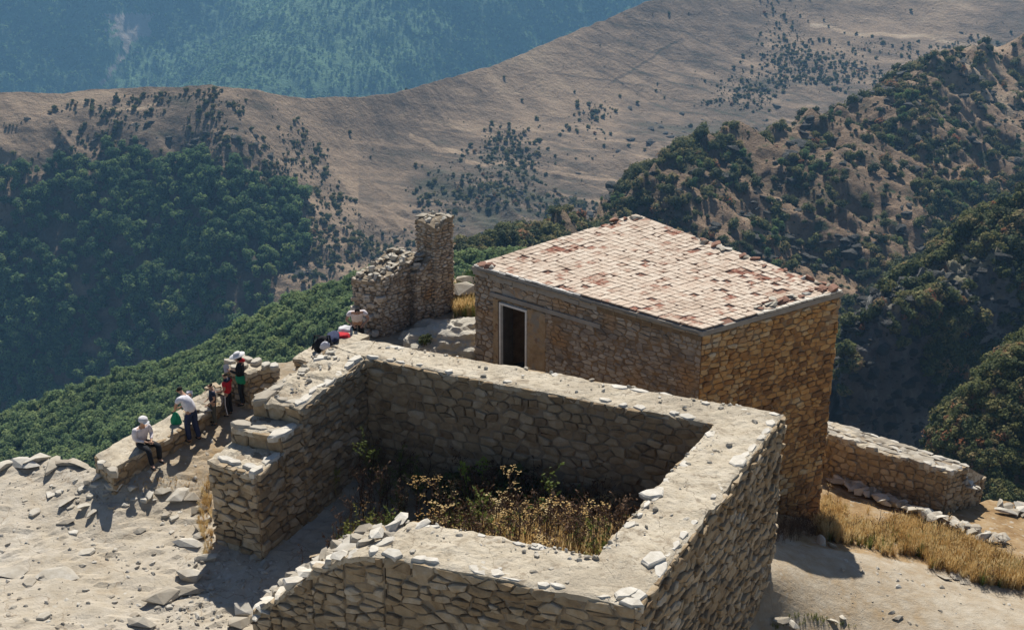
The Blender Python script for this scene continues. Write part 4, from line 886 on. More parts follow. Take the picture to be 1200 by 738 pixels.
for (q_, zs, n) in (([xy(B0_), xy(B1_), BM, BL_], (2.0, 2.4, 2.45, 1.95), 60), ([Lc, Fc, Rc, Bc], (zt, zt - .05, zt + .12, zt), 26), (LQ, (zq - .5, zq - .3, zq + .1, zq), 14)):
    for k in range(n):
        u, v = rng.uniform(.04, .96), rng.uniform(.04, .96); p = q_[0] * (1 - u) * (1 - v) + q_[1] * u * (1 - v) + q_[2] * u * v + q_[3] * (1 - u) * v
        z = zs[0] * (1 - u) * (1 - v) + zs[1] * u * (1 - v) + zs[2] * u * v + zs[3] * (1 - u) * v
        rock_obj('top_stone', (100 if rng.random() < .5 else 0) + rng.randrange(12), (p[0], p[1], z + rng.uniform(-.05, .1)), (rng.uniform(.16, .4), rng.uniform(.14, .3), rng.uniform(.08, .24)), rng.uniform(0, 3), rng.uniform(-.3, .3), rng.uniform(-.3, .3), M['rock'], tw)

# ------------------------------------------------------------------ parapets at the left edge
def parapet(label, quad, zt, zb, edges, seed, cw=.4, ch=.2, tone=.55, amp=.05):
    c = np.mean([xy(q) for q in quad], 0); r = empty('parapet', (c[0], c[1], zb), label, 'wall'); m_ = Masonry()
    block(m_, r, [xy(q) for q in quad], zt, zb, cw, ch, rng, M['mortar'], M['stone'], edges, tone=lambda x, z: tone, capamp=amp, seed=seed, dmax=.07); m_.emit(limit=120); return r
pp = parapet('long low parapet with a smooth pale top on which the man in a cap sits', [un(130, 551, .35), un(224, 496, .45), un(211, 481, .45), un(112, 533, .35)], [.35, .45, .45, .35], -1.2, [0, 1, 2, 3], 21)
line_stones(pp, un(118, 540, .38), un(132, 552, .38), .36, .36, rng, 3, .34, M['rock'], name='end_stone')
p2 = parapet('tumbled rough parapet behind the two boys', [un(226, 492, .4), un(264, 466, .5), un(252, 447, .6), un(213, 479, .45)], [.35, .5, .62, .4], -1.2, [0, 1, 2, 3], 22, amp=.14)
for px, py in ((222, 484), (232, 479), (243, 470), (232, 488), (250, 462), (256, 457), (240, 481), (226, 474)):
    rock_obj('top_stone', rng.randrange(14), un(px, py, .6), (rng.uniform(.35, .6), rng.uniform(.3, .45), .3), rng.uniform(0, 3), 0, 0, M['rock'], p2)
p3 = parapet('taller parapet block behind the woman with ragged top stones', [un(264, 430, 1.25), un(290, 437, 1.25), un(327, 429, 1.15), un(276, 416, 1.25)], [1.25, 1.25, 1.1, 1.25], -1.5, [0, 1, 3], 23, .32, .18, tone=.6, amp=.08)
for px, py in ((268, 424), (280, 419), (285, 430), (300, 424), (290, 421), (312, 428), (275, 431), (322, 429)):
    rock_obj('top_stone', 100 + rng.randrange(12), un(px, py, 1.3), (rng.uniform(.35, .6), rng.uniform(.3, .4), .14), rng.uniform(0, 3), 0, 0, M['rock'], p3)
p4 = parapet('parapet slab behind the corner of the room where the bags lie', [un(345, 419, 1.1), un(374, 426, 1.1), un(432, 395, .9), un(402, 385, 1.0)], [1.1, 1.1, .95, 1.0], -1.2, [0, 1, 3], 24, tone=.6)

# ------------------------------------------------------------------ retaining wall on the right
rw = empty('retaining_wall', un(1060, 585, -5), 'shaded stone retaining wall with a pale rubble top behind the dry grass', 'wall'); mr = Masonry()
wq = [un(958, 507, -3.3), un(1112, 554, -3.5), un(1134, 545, -3.5), un(972, 494, -3.3)]; wq = [xy(q) for q in wq]
block(mr, rw, wq, [-3.3, -3.5, -3.5, -3.3], -6.2, .3, .19, rng, M['mortar'], M['stone'], [0, 1], tone=lambda x, z: .45, capamp=.07, seed=31, broken=.08)
wq2 = [wq[1], wq[1] * .25 + xy(un(1146, 574, -4.6)) * .75, xy(un(1152, 566, -4.6)), wq[2]]
block(mr, rw, wq2, [-3.5, -4.3, -4.3, -3.55], -6.2, .3, .2, rng, M['mortar'], M['stone'], [0, 1], tone=lambda x, z: .45, capamp=.1, seed=32, broken=.1)
mr.emit(limit=200)
for r_ in (.08, .3, .52, .75, .95):
    a, b = wq[0] * (1 - r_) + wq[3] * r_, wq[1] * (1 - r_) + wq[2] * r_; line_stones(rw, a, b, -3.27, -3.47, rng, 20, .26, M['rock'], name='top_stone', lift=.04, skip=.25, kinds=0 if r_ > .1 else 100)
for k in range(8): p = un(1118 + k * 3.5, 552 + k * 2.6 + rng.uniform(-3, 3), -3.6 - .1 * k); rock_obj('top_stone', rng.randrange(14), p, (.35, .3, .25), rng.uniform(0, 3), 0, 0, M['white'] if k in (1, 2) else M['rock'], rw)
# foundation line of tumbled stones in the grass, and the footing at the right edge
fo = empty('stone_footing', on_ground(1090, 608), 'line of tumbled pale stones running through the dry grass', 'wall')
for k in range(62):
    t = k / 61; px = 974 + 202 * t; py = 562 + 76 * t + 5 * math.sin(3.1 * t) + rng.uniform(-3.5, 3.5); p = on_ground(px, py)
    if rng.random() < .12: continue
    rock_obj('stone', rng.randrange(14), p + np.array([0, 0, .2]), (rng.uniform(.35, .65), rng.uniform(.3, .5), rng.uniform(.3, .5)), rng.uniform(0, 3), 0, 0, M['rock'], fo)
f2 = empty('stone_footing', on_ground(1185, 600), 'short pale stone footing cut off by the right edge', 'wall')
for px, py in ((1172, 594), (1181, 597), (1190, 596), (1197, 602), (1204, 606), (1188, 604), (1196, 594), (1178, 602)):
    rock_obj('stone', rng.randrange(14), on_ground(px, py) + np.array([0, 0, .12]), (rng.uniform(.4, .7), rng.uniform(.3, .5), rng.uniform(.3, .5)), rng.uniform(0, 3), rng.uniform(-.2, .2), 0, M['rock'], f2)
# ================================================================== soil, weeds and grass
def soil_z(x, y):
    p = np.stack([x, y], -1); o = xy(FAi); s = (p - o) @ fdir; d = (p - o) @ fn          # along and away from the front wall
    return -.98 + 2.25 * sstep(-1.6, 1.2, s) * sstep(6.2, .6, d) * (.75 + .25 * sstep(0, 3.5, s)) + .35 * sstep(3.2, 4.8, s) * sstep(6, 2, d)
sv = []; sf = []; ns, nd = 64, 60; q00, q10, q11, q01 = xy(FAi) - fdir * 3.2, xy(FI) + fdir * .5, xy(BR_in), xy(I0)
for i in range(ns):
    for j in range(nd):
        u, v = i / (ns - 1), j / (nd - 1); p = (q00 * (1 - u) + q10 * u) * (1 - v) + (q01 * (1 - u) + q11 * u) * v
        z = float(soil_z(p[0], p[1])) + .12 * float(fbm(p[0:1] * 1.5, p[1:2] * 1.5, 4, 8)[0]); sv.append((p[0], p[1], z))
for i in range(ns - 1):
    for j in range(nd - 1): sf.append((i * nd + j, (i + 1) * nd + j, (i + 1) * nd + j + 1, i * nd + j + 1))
tag(mesh_obj('soil', sv, sf, M['ground'], None, None, [float(.42 - .4 * sstep(-3.2, -.6, (xy(p_) - xy(FAi)) @ fdir)) for p_ in sv]), kind='structure')  # earth tone lowered towards the right, painting in the room's shade
def tuft_proto(name, m, seed, n=26, lean=.35, wd=.012, heads=False):
    r = random.Random(seed); mb = MB()
    for k in range(n):
        a = r.uniform(0, 6.283); b = r.uniform(0, .12); x, y = math.cos(a) * b, math.sin(a) * b; h = r.uniform(.5, 1); l = r.uniform(.05, lean); a2 = a + r.uniform(-.8, .8)
        dx, dy = math.cos(a2), math.sin(a2); sx, sy = -dy * wd, dx * wd
        p1 = (x + dx * l * .3 * h, y + dy * l * .3 * h, h * .55); p2 = (x + dx * l * h, y + dy * l * h, h * (1 - l * .3))
        mb.add([(x - sx, y - sy, -.05), (x + sx, y + sy, -.05), (p1[0] + sx * .8, p1[1] + sy * .8, p1[2]), (p1[0] - sx * .8, p1[1] - sy * .8, p1[2]), p2], [(0, 1, 2, 3), (3, 2, 4)])
        if heads: q = p2; s = wd * 1.6; mb.add([(q[0] - s, q[1], q[2] - .1), (q[0] + s, q[1], q[2] - .1), (q[0], q[1], q[2] + .07)], [(0, 1, 2)])
    me = bpy.data.meshes.new(name); me.from_pydata(mb.v, [], mb.f); me.materials.append(m); return me
def weed_proto(name, ms_, ml, seed, br=9, leafn=60, leafs=.035, umbel=False):
    r = random.Random(seed); st = MB(); lf = MB(); tips = []
    main = [(0, 0, -.05)]; 
    for k in range(4): main.append((main[-1][0] + r.uniform(-.05, .05), main[-1][1] + r.uniform(-.05, .05), (k + 1) * .22))
    st.tube(main, [.012, .010, .008, .006, .004], 4)
    for k in range(br):
        t = r.uniform(.2, .95); z = t * .88; a = r.uniform(0, 6.28); l = r.uniform(.15, .34) * (1.2 - t * .6); i = min(int(t * 4), 3); b0 = Vector(main[i]).lerp(Vector(main[i + 1]), t * 4 - i)
        tip = b0 + Vector((math.cos(a) * l * .8, math.sin(a) * l * .8, l * r.uniform(.4, 1.1))); st.tube([b0, (b0 + tip) / 2 + Vector((0, 0, -.02)), tip], [.005, .004, .002], 3); tips.append((b0, tip))
    tips.append((Vector(main[2]), Vector(main[-1])))
    for k in range(leafn):
        b0, tip = r.choice(tips); p = b0.lerp(tip, r.uniform(.25, 1.05)); n = Vector((r.gauss(0, 1), r.gauss(0, 1), r.gauss(.3, 1))).normalized(); t = n.orthogonal().normalized(); b = n.cross(t); s = leafs * r.uniform(.6, 1.4)
        lf.add([p, p + t * s + b * s * .5, p + t * s * 2.1, p + t * s - b * s * .5], [(0, 1, 2, 3)])
    if umbel:
        for b0, tip in tips:
            for k in range(7): q = tip + Vector((r.uniform(-.05, .05), r.uniform(-.05, .05), r.uniform(0, .03))); lf.add([q + Vector((-.014, 0, 0)), q + Vector((0, -.014, .004)), q + Vector((.014, 0, 0)), q + Vector((0, .014, .004))], [(0, 1, 2, 3)])
    me = bpy.data.meshes.new(name); me.from_pydata([tuple(v) for v in st.v + lf.v], [], st.f + [tuple(i + len(st.v) for i in f) for f in lf.f])
    me.materials.append(ms_); me.materials.append(ml); me.polygons.foreach_set('material_index', [0] * len(st.f) + [1] * len(lf.f)); return me
TUFT = [tuft_proto('grass_tuft', M['straw'], 60 + k, 30, .45, .011, True) for k in range(3)]
GT = [tuft_proto('green_tuft', M['weedg'], 66 + k, 24, .6, .014) for k in range(2)]
WB = [weed_proto('dead_weed', M['weedb'], M['weedb'], 70 + k, 11, 34, .024) for k in range(3)]
WU = [weed_proto('umbel_weed', M['weedb'], M['straw'], 75 + k, 8, 26, .02, True) for k in range(2)]
WG = [weed_proto('green_weed_plant', M['weedg'], M['weedg'], 80 + k, 8, 110, .036) for k in range(2)]
WF = [weed_proto('fern', M['bright'], M['bright'], 85 + k, 7, 90, .045) for k in range(1)]
def in_poly_ground(poly, n, zf=None):
    xs = [p[0] for p in poly]; ys = [p[1] for p in poly]; X = rg.uniform(min(xs), max(xs), n); Y = rg.uniform(min(ys), max(ys), n)
    k = poly_in(X, Y, poly); X, Y = X[k], Y[k]; Z = zf(X, Y) if zf else hz(X, Y); return np.stack([X, Y, Z], -1)
GP = lambda L: [tuple(on_ground(px, py)[:2]) for px, py in L]
# golden bank on the right
bank = GP([(972, 566), (1004, 578), (1042, 595), (1076, 607), (1106, 618), (1144, 632), (1174, 641), (1215, 655), (1215, 694), (1144, 684), (1080, 662), (1042, 652), (1004, 643), (955, 632), (962, 600)])
p = in_poly_ground(bank, 8000); _by = p[:, 1] - np.interp(p[:, 0], [b[0] for b in bank[:8]], [b[1] for b in bank[:8]]); _k = (_by < -.5 + .3 * rg.random(len(p))) & (rg.random(len(p)) < .38 + 1.8 * fbm(p[:, 0] * .8, p[:, 1] * .8, 3, 5)); p = p[_k]; _by = _by[_k]; gn_scatter('dry_grass', p, (.16 + rg.random(len(p)) * .42) * np.clip((-_by - .2) / 1.8, .3, 1.15), rg.random(len(p)) * 6.28, proto_objs(TUFT + TUFT + GT[:1]), 'tall golden dry grass on the bank beside the stone house', 'grass')
sel = rg.random(len(p)) < .035; q = p[sel]; gn_scatter('bank_weeds', q, .5 + rg.random(len(q)) * .5, rg.random(len(q)) * 6.28, proto_objs(WB + WU), 'dead brown weeds standing in the golden grass', 'weeds')
back = GP([(968, 548), (1010, 558), (1100, 600), (1145, 592), (1160, 575), (1215, 590), (1215, 650), (1174, 634), (1106, 610), (1042, 588), (972, 560)])
p = in_poly_ground(back, 5200); gn_scatter('dry_grass', p, .14 + rg.random(len(p)) * .3, rg.random(len(p)) * 6.28, proto_objs(TUFT + GT), 'dry and greenish grass at the foot of the retaining wall', 'grass')
sel = rg.random(len(p)) < .06; q = p[sel]; gn_scatter('bank_weeds', q, .4 + rg.random(len(q)) * .5, rg.random(len(q)) * 6.28, proto_objs(WB + WG), 'scattered weeds before the retaining wall', 'weeds')
# inside the room
fl4 = [tuple(q) for q in (xy(FAi) + fn * .6 - fdir * 2.6, xy(FI) + fn * .05 - fdir * .1, xy(BR_in) - fdir * .3 - fn * .2, xy(I0) + fdir * .1 - fn * .3)]
p = in_poly_ground(fl4, 9500, soil_z); dd = (p[:, :2] - xy(FAi)) @ fn; ss_ = (p[:, :2] - xy(FAi)) @ fdir
k = (rg.random(len(p)) < sstep(6.2, 1.2, dd) * sstep(-.4, 1.2, ss_)); q = p[k]
gn_scatter('dry_grass', q, .4 + rg.random(len(q)) ** 1.5 * .75, rg.random(len(q)) * 6.28, proto_objs(TUFT), 'golden dry grass filling the sunny side of the ruined room', 'grass')
k = rg.random(len(p)) < (.06 + .26 * sstep(-2.2, .0, ss_)) * sstep(8.2, 6.8, dd); q = p[k]
gn_scatter('room_weeds', q, .8 + rg.random(len(q)) ** 2 * 1.0, rg.random(len(q)) * 6.28, proto_objs(WB + WB + WB[:2] + WU[:1]), 'tall dead brown weeds growing in the shade of the ruined room', 'weeds')
k = (rg.random(len(p)) < .03 + .04 * sstep(-1.6, .5, ss_)); q = p[k]
gn_scatter('room_weeds', q, .6 + rg.random(len(q)) * .8, rg.random(len(q)) * 6.28, proto_objs(WG), 'leafy green weeds among the dead ones in the ruined room', 'weeds')
for px, py, h_, lab in ((530, 552, 1.2, 'dark bush against the shaded back wall, left of the middle'), (605, 562, 1.5, 'biggest dark green bush under the middle of the shaded back wall')):
    c = un(px, py, .1); o = bpy.data.objects.new('shade_bush', PR['bush'][len(lab) % 4]); COL.objects.link(o); o.location = (c[0], c[1], float(soil_z(c[0], c[1])) - .15); o.scale = (h_ * 1.2, h_, h_ * 1.4); tag(o, lab, 'bush')
def plant(me, name, px, py, z, h, label, cat='plant', group=None, rz=0):
    P = un(px, py, z); o = bpy.data.objects.new(name, me); COL.objects.link(o); o.location = tuple(P); o.scale = (h, h, h); o.rotation_euler = (0, 0, rz); return tag(o, label, cat, group)
plant(WF[0], 'fern', 548, 575, -.2, .95, 'bright yellow green leafy plant catching the sun in the shaded room', rz=1)
plant(WF[0], 'fern', 565, 566, -.2, .9, 'second bright green plant just right of the first in the shaded room', rz=2.4)
plant(WG[0], 'tall_weed', 645, 610, .9, 1.5, 'tall yellowish weed standing highest in the middle of the ruined room')
plant(WG[1], 'tall_weed', 560, 625, .6, 1.3, 'slender green weed near the inner edge of the front wall', rz=.5)
plant(WB[0], 'tall_weed', 774, 560, .6, 1.4, 'dead brown weed leaning on the inner face of the right wall')
plant(WB[1], 'tall_weed', 690, 612, .9, 1.5, 'bushy dead weed in front of the right wall of the room', rz=1.5)
plant(WU[0], 'tall_weed', 600, 612, .6, 1.5, 'pale headed umbel weed in the middle of the ruined room')
plant(WG[0], 'yellow_weed', 430, 545, .2, 1.1, 'yellowing weed against the shaded left corner of the room', rz=2)
plant(WG[1], 'yellow_weed', 393, 575, -.6, .8, 'small yellow weed low on the shaded left wall', rz=1)
plant(WB[2], 'tall_weed', 355, 672, -.8, .8, 'dry grassy weed behind the crumbling end of the front wall', rz=1)
# grass by the steps, behind the house, near the tower
for L_, n_, h_, pr, lab in (([(236, 575), (246, 560), (250, 640), (240, 655), (232, 610)], 90, .22, TUFT, 'dry grass clump at the foot of the stepped wall'),
        ([(533, 372), (556, 372), (556, 330), (536, 345)], 500, .5, GT + TUFT, 'yellow green grass between the tower stump and the house'),
        ([(150, 560), (240, 560), (240, 575), (150, 580)], 200, .06, TUFT, 'thin straw stubble on the terrace'),
        ([(490, 410), (520, 405), (553, 408), (553, 396), (500, 395)], 120, .25, TUFT, 'dry tufts round the rock outcrop'),
        ([(905, 725), (960, 720), (1010, 735), (905, 738)], 90, .12, GT, 'low green tufts at the foot of the tall wall'),
        ([(860, 640), (960, 612), (965, 628), (870, 655)], 420, .45, WB, 'shaded weeds along the foot of the house'),):
    p = in_poly_ground(GP(L_), n_ * 3)[:n_]
    if len(p): gn_scatter('dry_grass', p, h_ * (.6 + rg.random(len(p)) * .7), rg.random(len(p)) * 6.28, proto_objs(pr), lab, 'grass')

# ================================================================== loose stones
def stone(px, py, w_, h_, label, group='loose stones lying on the ground', m=None, kind=None, z=None, rz=None):
    p = on_ground(px, py) if z is None else un(px, py, z); k = rng.randrange(14) if kind is None else kind
    o = rock_obj('stone', k, p + np.array([0, 0, h_ * .22]), (w_, w_ * rng.uniform(.6, .85), h_ * 1.3), rng.uniform(0, 3.1) if rz is None else rz, rng.uniform(-.15, .15), rng.uniform(-.15, .15), m or M['rock']); return tag(o, label, 'stone', group)
for px, py, w_, h_, lab in ((193, 700, .95, .42, 'big squared pale block lying left of the crumbling wall end'), (219, 693, .75, .35, 'pale wedge stone just right of the big squared block'), (224, 676, .6, .3, 'pale stone uphill of the wedge stone'),
        (244, 657, .5, .3, 'pale stone at the lower corner of the stepped wall'), (168, 730, .6, .35, 'angular stone cut by the bottom edge left of the wall end'), (284, 716, .65, .4, 'upright pale stone touching the end of the front wall'), (278, 733, .5, .3, 'stone below the upright one at the bottom of the wall end'),
        (177, 581, .5, .22, 'grey topped flat stone in the row on the terrace'), (192, 576, .4, .2, 'small blocky stone in the terrace row'), (209, 581, .65, .24, 'long flat pale stone in the terrace row'), (225, 585, .6, .34, 'thick pale stone nearest the dry grass in the terrace row'),
        (227, 601, .4, .28, 'grey stone below the terrace row'), (236, 597, .35, .26, 'small stone against the dry grass by the wall'), (230, 621, .42, .28, 'brown stone left of the stepped wall foot'), (236, 629, .36, .25, 'small brown stone beside the stepped wall foot'), (222, 637, .7, .2, 'dark edged low ledge stone before the stepped wall'),
        (114, 560, .5, .3, 'pale stone below the near end of the parapet'), (122, 553, .45, .32, 'cubic stone against the near end of the parapet'), (134, 571, .5, .2, 'flat pale stone in front of the parapet end'), (104, 566, .35, .2, 'small pale stone left of the parapet end'), (155, 573, .35, .18, 'little pale stone on the terrace below the seated man'),
        (13, 667, 1.0, .1, 'large white flat slab stone at the left edge'), (71, 674, .9, .07, 'thin white slab lying flush in the pale rock'), (60, 579, .6, .12, 'white flat stone on the left slope'), (80, 588, .6, .14, 'white flat stone a step right on the left slope'), (100, 594, .45, .14, 'pale stone in the middle of the left slope'), (109, 602, .4, .14, 'pale stone just below the slope centre'),
        (78, 612, .35, .12, 'small white chip on the pale rock'), (163, 623, .3, .12, 'bluish white chip in the middle of the path'), (6, 549, .9, .3, 'low pale rock on the crest at the left edge'), (28, 544, .9, .28, 'broad pale rock on the left crest'), (45, 541, .8, .32, 'pointed white rock on the left crest'), (62, 546, .7, .26, 'low white rock on the crest right of the pointed one'),
        (74, 546, .6, .28, 'grey rock on the crest'), (90, 547, .7, .26, 'last crest rock before the parapet'), (312, 664, .35, .22, 'pale stone in the shadow of the gap'), (341, 620, .55, .34, 'squared block in the shaded gap of the room'), (300, 653, .3, .2, 'small stone in shadow by the wall foot'),
        (915, 727, .5, .14, 'pale flat stone at the foot of the tall wall'), (927, 731, .45, .16, 'second pale stone at the foot of the tall wall'), (975, 729, .32, .16, 'dark stone on the dirt path'), (987, 725, .26, .14, 'small dark stone on the dirt path'), (963, 637, .45, .34, 'rounded stone under the house wall'), (974, 641, .4, .28, 'second rounded stone under the house wall'),
        (1108, 679, .5, .14, 'flat dark stone by the edge of the path'), (1120, 676, .55, .16, 'pale stone at the edge of the dry grass'), (1130, 681, .5, .12, 'brown flat stone at the path edge'), (1052, 724, .3, .15, 'lone stone on the lower path'), (1045, 718, .16, .1, 'tiny stone on the path')):
    stone(px, py, w_, h_, lab)
for k in range(46):     # dark rubble inside the room
    s = rng.uniform(-1.8, 1.4); d = rng.uniform(2, 7); c = xy(FAi) + fdir * s + fn * d; z = float(soil_z(c[0], c[1])); w_ = rng.uniform(.2, .5)
    tag(rock_obj('stone', rng.randrange(14), (c[0], c[1], z + .05), (w_, w_ * .8, w_ * .8), rng.uniform(0, 3), 0, 0, M['rock']), 'fallen rubble stone lying in the shade inside the ruined room', 'stone', 'rubble fallen inside the room')
# small stones nobody would count
peb = np.concatenate([in_poly_ground([(-16, 22), (-6.6, 24), (-6.6, 30), (-9, 33), (-15, 31)], 1500), in_poly_ground([(6, 22), (16, 22), (16, 30), (9, 31)], 500), in_poly_ground(GP([(240, 640), (330, 650), (300, 735), (180, 735)]), 500)])
me_r = []
for k in (0, 3, 5): q = bpy.data.meshes.new('pebble'); q.from_pydata(list(ROCKS[k][0]), [], list(ROCKS[k][1])); q.materials.append(M['rock']); me_r.append(q)
gn_scatter('pebbles', peb, .03 + rg.random(len(peb)) ** 3 * .16, rg.random(len(peb)) * 6.28, proto_objs(me_r), 'small stones and grit strewn over the bare ground', 'pebbles')
me_s = []
for k in (0, 2, 4, 7, 9):
    q = bpy.data.meshes.new('rock_slab'); q.from_pydata([(a_[0], a_[1], a_[2] * .22) for a_ in SLABS[k][0]], [], list(SLABS[k][1])); q.materials.append(M['rock']); me_s.append(q)
sl_ = np.concatenate([in_poly_ground([(-16, 22), (-7.5, 24), (-7.5, 30), (-9.5, 33), (-15, 31)], 170), in_poly_ground(GP([(20, 560), (130, 560), (240, 590), (245, 640), (130, 610)]), 110)])
gn_scatter('rubble', sl_ - np.array([0, 0, .01]), .07 + rg.random(len(sl_)) ** 4 * .42, rg.random(len(sl_)) * 6.28, proto_objs(me_s), 'flat broken stones bedded in the pale ground at the left', 'rubble')
cg = []
for q_ in ([I0, BR_in, OR, OBL], [FO, OR, BR_in, FI], [FA, FO, FI, FAi], [I1, I0, O0, O1], [FC, FA, FAi, inn(FC)]):
    for _ in range(120):
        u, v = rg.random(), rg.random() ** .7 if rg.random() < .5 else 1 - rg.random() ** 2 * .5; q2 = [xy(t_) for t_ in q_]; zz = [float(t_[2]) for t_ in q_]
        pt = q2[0] * (1 - u) * (1 - v) + q2[1] * u * (1 - v) + q2[2] * u * v + q2[3] * (1 - u) * v; cg.append((pt[0], pt[1], zz[0] * (1 - u) * (1 - v) + zz[1] * u * (1 - v) + zz[2] * u * v + zz[3] * (1 - u) * v + .045))
cg = np.array(cg); gn_scatter('wall_top_grit', cg, .025 + rg.random(len(cg)) ** 3 * .15, rg.random(len(cg)) * 6.28, proto_objs(me_r + me_s[:2]), 'grit and chips lying on the tops of the ruined walls', 'pebbles')
# rock outcrop between the tower stump and the doorway
bm = bmesh.new(); bmesh.ops.create_icosphere(bm, subdivisions=5, radius=1); oc = un(524, 396, .1); vs = []
for v in bm.verts:
    p = v.co.copy(); n_ = mn.fractal(p * 1.7, 1, 2, 5); b_ = mn.noise(p * 5); st_ = math.floor((p.z + .25 * p.x + n_ * .2) * 4) / 4
    r_ = 1 + .22 * n_ + .05 * b_; vs.append((oc[0] + p.x * 1.45 * r_, oc[1] + p.y * 1.3 * r_, oc[2] - .1 + (p.z * .45 + st_ * .3) * r_ * .95))
tag(mesh_obj('rock_outcrop', vs, [tuple(v.index for v in f.verts) for f in bm.faces], M['outcrop'], None, oc), 'pale layered rock outcrop between the tower stump and the doorway', 'rock'); bm.free()
for k, (px, py, s, lab) in enumerate(((541, 338, .9, 'pale boulder seen between the tower stump and the house'), (546, 330, .6, 'smaller pale boulder above the one beside the house'))):
    tag(rock_obj('boulder', k * 4, un(px, py, .9), (s * 1.3, s, s * 1.2), .4, 0, 0, M['rock']), lab, 'rock')
for k, (px, py, z, h_, lab) in enumerate(((545, 362, .0, 1.1, 'yellow green shrub against the far corner of the house'), (552, 345, .3, 1.0, 'smaller green shrub behind the yellow one by the house'), (497, 404, .3, .5, 'reddish dry bush clinging to the near side of the outcrop'))):
    q = un(px, py, z); o = bpy.data.objects.new('shrub', PR['green' if k < 2 else 'bush'][k]); COL.objects.link(o); o.location = tuple(q); o.scale = (h_, h_, h_); tag(o, lab, 'shrub')

# ================================================================== people
M['skin'] = mat('skin', [(.3, (.36, .2, .13)), (.7, (.45, .27, .18))], 20, .6, 0)
def cloth(name, c, k=.75): return mat(name, [(.3, tuple(x * k for x in c)), (.7, c)], 9, .9, .3, 60)
M['hair'] = cloth('dark_hair', (.018, .013, .01)); M['shoe'] = cloth('shoe', (.03, .028, .027))
def skin_mesh(name, J, E, rad, m, parent, root=0, sub=1):
    names = list(J); me = bpy.data.meshes.new(name); me.from_pydata([J[n] for n in names], [(names.index(a), names.index(b)) for a, b in E], [])
    o = bpy.data.objects.new(name, me); COL.objects.link(o); md = o.modifiers.new('s', 'SKIN'); md.use_smooth_shade = True; md.branch_smoothing = .6
    for i, n in enumerate(names):
        r = rad.get(n, .04); r = (r, r) if not hasattr(r, '__len__') else r; me.skin_vertices[0].data[i].radius = r; me.skin_vertices[0].data[i].use_root = i == root
    sb = o.modifiers.new('d', 'SUBSURF'); sb.levels = sub; sb.render_levels = sub
    bpy.context.view_layer.update(); ev = o.evaluated_get(bpy.context.evaluated_depsgraph_get()); nm = bpy.data.meshes.new_from_object(ev); nm.materials.clear(); nm.materials.append(m)
    o.modifiers.clear(); o.data = nm; nm.polygons.foreach_set('use_smooth', [True] * len(nm.polygons)); o.name = name; o.parent = parent; return o
